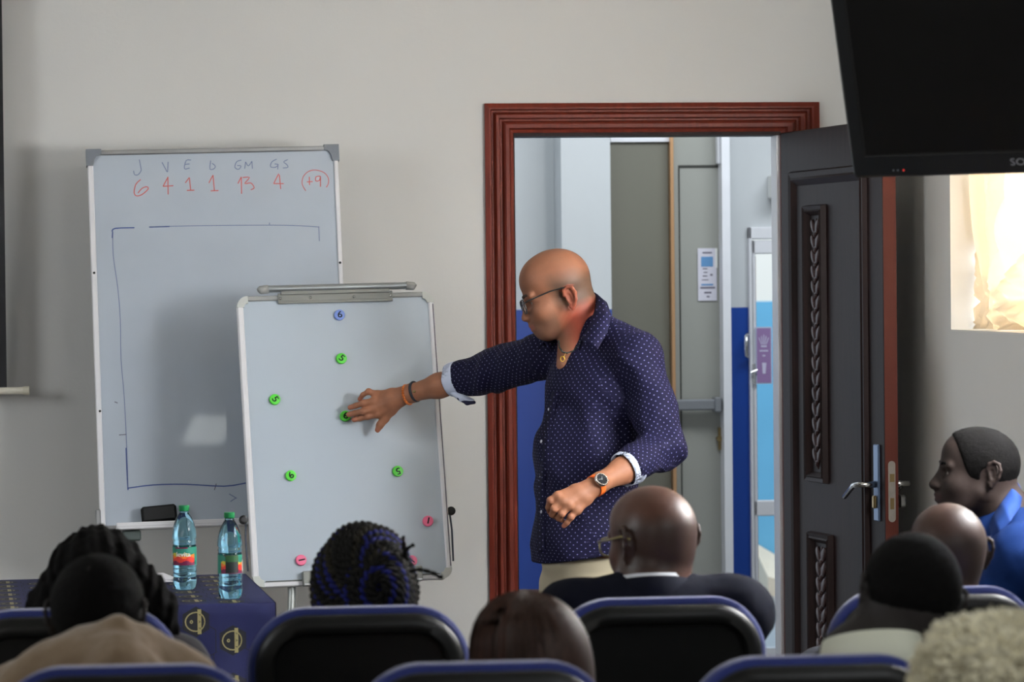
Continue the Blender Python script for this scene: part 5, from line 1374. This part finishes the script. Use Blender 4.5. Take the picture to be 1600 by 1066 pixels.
_n /= np.linalg.norm(_n, axis=1)[:, None]+1e-12; nF, nL, nU = np.abs(_n@Ff), np.abs(_n@Lf), np.abs(_n@ZZ)
qF, qL = tc_@Ff, tc_@Lf
Dv[:, 0] = np.where(nU > .82, qL, np.where(nF > nL, qL, qF+.5)); Dv[:, 1] = np.where(nU > .82, qF, V[:, 2]); best = torso_d
for a, b, r_, i in segs:
    d_, h_, q_ = segd(V, a, b); ax_ = (b-a)/np.linalg.norm(b-a); e1 = np.cross(ax_, -YC); e1 /= np.linalg.norm(e1); e2 = np.cross(ax_, e1)
    an_ = np.arctan2((V-q_)@e2, (V-q_)@e1); mk = (d_-r_ < best-.004)
    Dv[mk, 0] = (an_*r_)[mk]+i*3; Dv[mk, 1] = ((V-a)@ax_)[mk]; best[mk] = (d_-r_)[mk]
sm_ = bpy.data.materials.new('navy polka dot cotton'); sm_.use_nodes = True; nt = sm_.node_tree; N = nt.nodes.new; L_ = nt.links.new; b = nt.nodes['Principled BSDF']
at = N('ShaderNodeAttribute'); at.attribute_name = 'duv'; mp = N('ShaderNodeMapping'); mp.inputs['Rotation'].default_value = (0, 0, math.radians(45)); mp.inputs['Scale'].default_value = (78, 78, 0)
L_(at.outputs['Vector'], mp.inputs[0]); vo = N('ShaderNodeTexVoronoi'); vo.voronoi_dimensions = '2D'; vo.inputs['Randomness'].default_value = .12; vo.inputs['Scale'].default_value = 1
L_(mp.outputs[0], vo.inputs['Vector']); mr = N('ShaderNodeMapRange'); mr.inputs[1].default_value = .09; mr.inputs[2].default_value = .15; mr.inputs[3].default_value = 1; mr.inputs[4].default_value = 0
L_(vo.outputs['Distance'], mr.inputs[0]); mxc = N('ShaderNodeMix'); mxc.data_type = 'RGBA'; mxc.inputs[6].default_value = rgb(22, 21, 48); mxc.inputs[7].default_value = rgb(118, 118, 160)
L_(mr.outputs[0], mxc.inputs[0]); L_(mxc.outputs[2], b.inputs['Base Color']); b.inputs['Roughness'].default_value = .75; b.inputs['Specular IOR Level'].default_value = .15
shirt = mesh('shirt', V, F, sm_, man, True, attrs={'duv': ('FLOAT_VECTOR', Dv)})
# collar flaps
def strip(name, rows, material, parent, thick=.003, sub=2, duv=True):
    R_ = [np.array(r) for r in rows]; m_ = max(len(r) for r in R_)
    def rs(r, n): i = np.linspace(0, len(r)-1, n); return np.stack([np.interp(i, np.arange(len(r)), r[:, k]) for k in range(3)], 1)
    n = 40; R_ = [rs(r, n) for r in R_]
    V = np.vstack(R_); F = np.array([(i*n+j, i*n+j+1, (i+1)*n+j+1, (i+1)*n+j) for i in range(len(R_)-1) for j in range(n-1)])
    D = np.stack([V@XC+9, V[:, 2], np.zeros(len(V))], 1)
    o = mesh(name, V, F, material, parent, True, attrs={'duv': ('FLOAT_VECTOR', D)}); q = o.modifiers.new('s', 'SOLIDIFY'); q.thickness = thick; q.offset = 0; return o
fold = [(909, 532, 9.235), (920, 510, 9.25), (932, 487, 9.29), (937, 468, 9.37), (929, 457, 9.45), (910, 464, 9.52), (884, 492, 9.53), (862, 516, 9.47), (850, 534, 9.42)]
outer = [(933, 547, 9.20), (949, 520, 9.21), (955, 494, 9.26), (948, 473, 9.38), (936, 466, 9.50), (910, 478, 9.58), (876, 506, 9.60), (852, 530, 9.53), (840, 548, 9.46)]
stand = [(905, 548, 9.25), (914, 524, 9.27), (924, 502, 9.31), (930, 484, 9.38), (922, 476, 9.45), (905, 484, 9.50), (882, 508, 9.50), (866, 528, 9.45), (858, 548, 9.41)]
mid = [tuple((np.array(a)*.5+np.array(b)*.5)-np.array([0, 1.5, .010])) for a, b in zip(fold, outer)]
strip('collar', [[W(*p) for p in r] for r in (stand, fold, mid, outer)], sm_, shirt, .0035)
def surf(px_, py_, S):                             # first hit of the shirt along a view ray
    from mathutils.bvhtree import BVHTree
    global _bvh
    if '_bvh' not in globals() or _bvh[0] is not S: _bvh = (S, BVHTree.FromPolygons([tuple(v) for v in V_sh], [tuple(int(i) for i in q) for q in F_sh]))
    h = _bvh[1].ray_cast(Vector(CAM), Vector(ray(px_, py_)).normalized()); return np.array(h[0]) if h[0] is not None else None, np.array(h[1]) if h[0] is not None else None
strip('collar', [[W(*p) for p in r] for r in COLLAR9], cb9, r9, .004)
V_sh, F_sh = V, F
pr = []
for y_ in range(612, 874, 12):
    xm = 868-14*min(1, (y_-612)/60) if y_ < 700 else 854-8*min(1, (y_-700)/60)
    pa, na = surf(xm-5, y_, shirt); pb2, nb2_ = surf(xm+6, y_, shirt)
    if pa is not None and pb2 is not None and abs((pa-pb2)@YC) < .08: pr.append((pa+na/np.linalg.norm(na)*.0012, pb2+nb2_/np.linalg.norm(nb2_)*.0015))
if len(pr) > 3: strip('placket', [[a_[0] for a_ in pr], [a_[1] for a_ in pr]], sm_, shirt, .0015)
for (bx, by) in ((858, 640), (846, 690), (845, 745), (846, 800)):
    p_, n_ = surf(bx, by, shirt)
    if p_ is None: continue
    q = Sdf(); z_ = n_/np.linalg.norm(n_); x_ = np.cross(z_, ZZ); x_ /= np.linalg.norm(x_); q.ell(p_+z_*.001, (.0055, .0055, .002), np.stack([x_, np.cross(z_, x_), z_], 1)); Vb, Fb = q.mesh(.0015)
    mesh('button', Vb, Fb, mat('shirt button', rgb(190, 190, 205), .3), shirt, True)
# turned-back white cuffs
cuffm = mat('pale blue cuff lining', rgb(196, 204, 226), .7, bump=.06, bscale=200)
def cuff(c0, c1, r0, r1, slit=None, k=.006):
    s = Sdf(); s.cap(c0, c1, r0, r1, k=.004); ax_ = (c1-c0)/np.linalg.norm(c1-c0)
    s.half(c1, ax_, .003); s.half(c0, -ax_, .003)
    s.cap(c0-ax_*.05, c1+ax_*.05, r0-k, r1-k, k=.003, kind='s')
    s.disp(lambda Q: .0015*vnoise(Q, 30, 3))
    V, F = s.mesh(.0032); return mesh('cuff', V, F, cuffm, shirt, True)
dLn = (wrL-elL)/np.linalg.norm(wrL-elL); dRn = (wrR-elR)/np.linalg.norm(wrR-elR)
cuff(cuL-dLn*.026, cuL+dLn*.020, .055, .050, k=.004)
cuff(cuR-dRn*.012, cuR+dRn*.024, .053, .050, k=.004)
s = Sdf(); s.chain([W(706, 612, 9.78), W(722, 622, 9.77), W(738, 626, 9.77)], [.010, .012, .006], .006); V, F = s.mesh(.003); mesh('cuff_flap', V, F, cuffm, shirt, True)
s = Sdf(); s.chain([W(716, 623, 9.765), W(730, 630, 9.765), W(741, 629, 9.765)], [.004, .006, .005], .006); V, F = s.mesh(.002); mesh('cuff_flap_edge', V, F, mat('dark cuff edge', rgb(30, 30, 62), .8), shirt, True)
# trousers, shoes
tr = Sdf(); 
tr.ell(hipm+ZZ*.0, (.108, .150, .11), FTR, k=.03); tr.cap(hipm, hipm-ZZ*.07, .11, .09, k=.04)
for sg in (-1, 1): hp, kn, an = legs[sg]; tr.chain([hp-ZZ*.09, kn, an+ZZ*.03], [.090, .078, .060], .04)
tr.half(A3(0, 0, hem+.012), ZZ, .01)
tr.disp(lambda Q: .004*vnoise(Q*A3(1, 1, .8), 17, 21)+.003*np.sin(Q[:, 2]*85+4*vnoise(Q, 8, 5))*np.clip((Q[:, 2]-.6)/.2, 0, 1))
V, F = tr.mesh(.007); mesh('trousers', V, F, mat('khaki trouser cotton', rgb(176, 166, 142), .85, bump=.06, bscale=200), man, True)
for sg in (-1, 1):
    an = legs[sg][2]; a = A3(an[0], an[1], .048); q = Sdf(); q.cap(a-Ff*.06, a+Ff*.17, .048, .042, k=.02); q.half(a-ZZ*.046, -ZZ, .004); V, F = q.mesh(.008); mesh('shoe', V, F, MATS['black shoe leather'], man, True)
# necklace, pendant
nk = [(873, 533, 9.30), (874, 543, 9.262), (879, 550, 9.25), (886, 552, 9.245), (895, 549, 9.25), (903, 541, 9.27), (911, 527, 9.31)]
mb = MB()
P = np.array([W(*p) for p in nk]); I = np.linspace(0, len(P)-1, 26)
for i in I:
    c = np.array([np.interp(i, np.arange(len(P)), P[:, k]) for k in range(3)]); mb.lathe([(.0005, -.0026), (.0022, -.0015), (.0026, 0), (.0022, .0015), (.0005, .0026)], 7, tuple(c))
mb.build('bead_necklace', mat('dark green beads', rgb(28, 46, 44), .3), man, True, kind='stuff')
MB().tube([W(884, 552, 9.24), W(881, 558, 9.225)], .0008, 5).tube([W(879+3.2*math.cos(t), 561+4*math.sin(t), 9.222) for t in np.linspace(0, 2*PI, 14)[:-1]], .0014, 6, closed=True).build('pendant', mat('yellow gold', rgb(214, 176, 70), .3, metal=.9), man, True)
# bracelets and watch
def torus_at(c, ax_, r, rr, n=22, sq=1.0):
    e1 = np.cross(ax_, ZZ); e1 /= np.linalg.norm(e1); e2 = np.cross(ax_, e1); return [c+e1*r*math.cos(t)+e2*r*sq*math.sin(t) for t in np.linspace(0, 2*PI, n+1)[:-1]]
c1 = wrR+dRn*.008*1; mb = MB()
cB = W(637, 617, 9.862); 
for p in torus_at(cB, dRn, .0295, .004, 24): mb.lathe([(.001, -.0042), (.0036, -.0024), (.0044, 0), (.0036, .0024), (.001, .0042)], 8, tuple(p))
mb.build('bead_bracelet', mat('amber orange beads', rgb(196, 104, 40), .3), man, True, kind='stuff')
cB = W(649, 612, 9.855); MB().tube(torus_at(cB, dRn, .0305, 0), .0034, 8, closed=True).tube(torus_at(cB+dRn*.004, dRn, .0300, 0), .0026, 6, closed=True).build('dark_band', mat('dark cord bracelet', rgb(44, 46, 54), .6), man, True)
s = Sdf(); s.ell(W(647, 612, 9.82), (.0055, .004, .005)); V, F = s.mesh(.002); mesh('band_clasp', V, F, brass, man, True)
cW = W(931, 759, 9.02); orange = mat('orange watch strap', rgb(226, 104, 34), .55)
mb = MB(); 
e1 = np.cross(dLn, ZZ); e1 /= np.linalg.norm(e1); e2 = np.cross(dLn, e1); ring = []
for t in np.linspace(0, 2*PI, 33)[:-1]:
    dr = e1*math.cos(t)+e2*math.sin(t); ring.append([cW+dr*r_+dLn*o_ for (r_, o_) in ((.0290, -.009), (.0315, -.0085), (.0315, .0085), (.0290, .009))])
V = np.array(ring).reshape(-1, 3); F = [(i*4+k, i*4+(k+1) % 4, ((i+1) % 32)*4+(k+1) % 4, ((i+1) % 32)*4+k) for i in range(32) for k in range(4)]
watch = mesh('watch_strap', V, F, orange, man)
out = -YC-XC*.10+ZZ*.22; out = out-dLn*(out@dLn); out /= np.linalg.norm(out); side = np.cross(dLn, out)
WM = np.eye(4); WM[:3, 0] = dLn; WM[:3, 1] = side; WM[:3, 2] = out; WM[:3, 3] = cW+out*.0285
case = MB(WM).lathe([(.019, 0), (.0205, .002), (.0205, .008), (.0185, .0105), (.0172, .0105), (.0168, .0092)], 32).build('watch_case', chrome, watch, angle=40)
for t in (-1, 0, 1): MB(WM).tube([(-.020*math.cos(t*.5)*1, .020*math.sin(t*.5), .005), (-.024*math.cos(t*.5), .024*math.sin(t*.5), .005)], .0022, 8).build('crown', chrome, watch, True)
MB(WM).lathe([(.0170, .0085), (.0170, .0094)], 32).build('dial', mat('black watch dial', rgb(14, 18, 22), .6, spec=.2), watch)
mb = MB(WM)
for q in range(12):
    c_, s_ = math.cos(q*PI/6), math.sin(q*PI/6); mb.add([(c_*r_-s_*w_, s_*r_+c_*w_, .0097) for r_, w_ in ((.0138, -.0004), (.0155, -.0004), (.0155, .0004), (.0138, .0004))], [(0, 1, 2, 3)])
for ang_, ln_ in ((.3, .012), (2.3, .009)):
    c_, s_ = math.cos(ang_), math.sin(ang_); mb.add([(c_*r_-s_*w_, s_*r_+c_*w_, .0099) for r_, w_ in ((-.002, -.0006), (ln_, -.0004), (ln_, .0004), (-.002, .0006))], [(0, 1, 2, 3)])
mb.build('watch_hands_and_marks', mat('dial marks', rgb(150, 156, 156), .5), watch, kind='stuff')
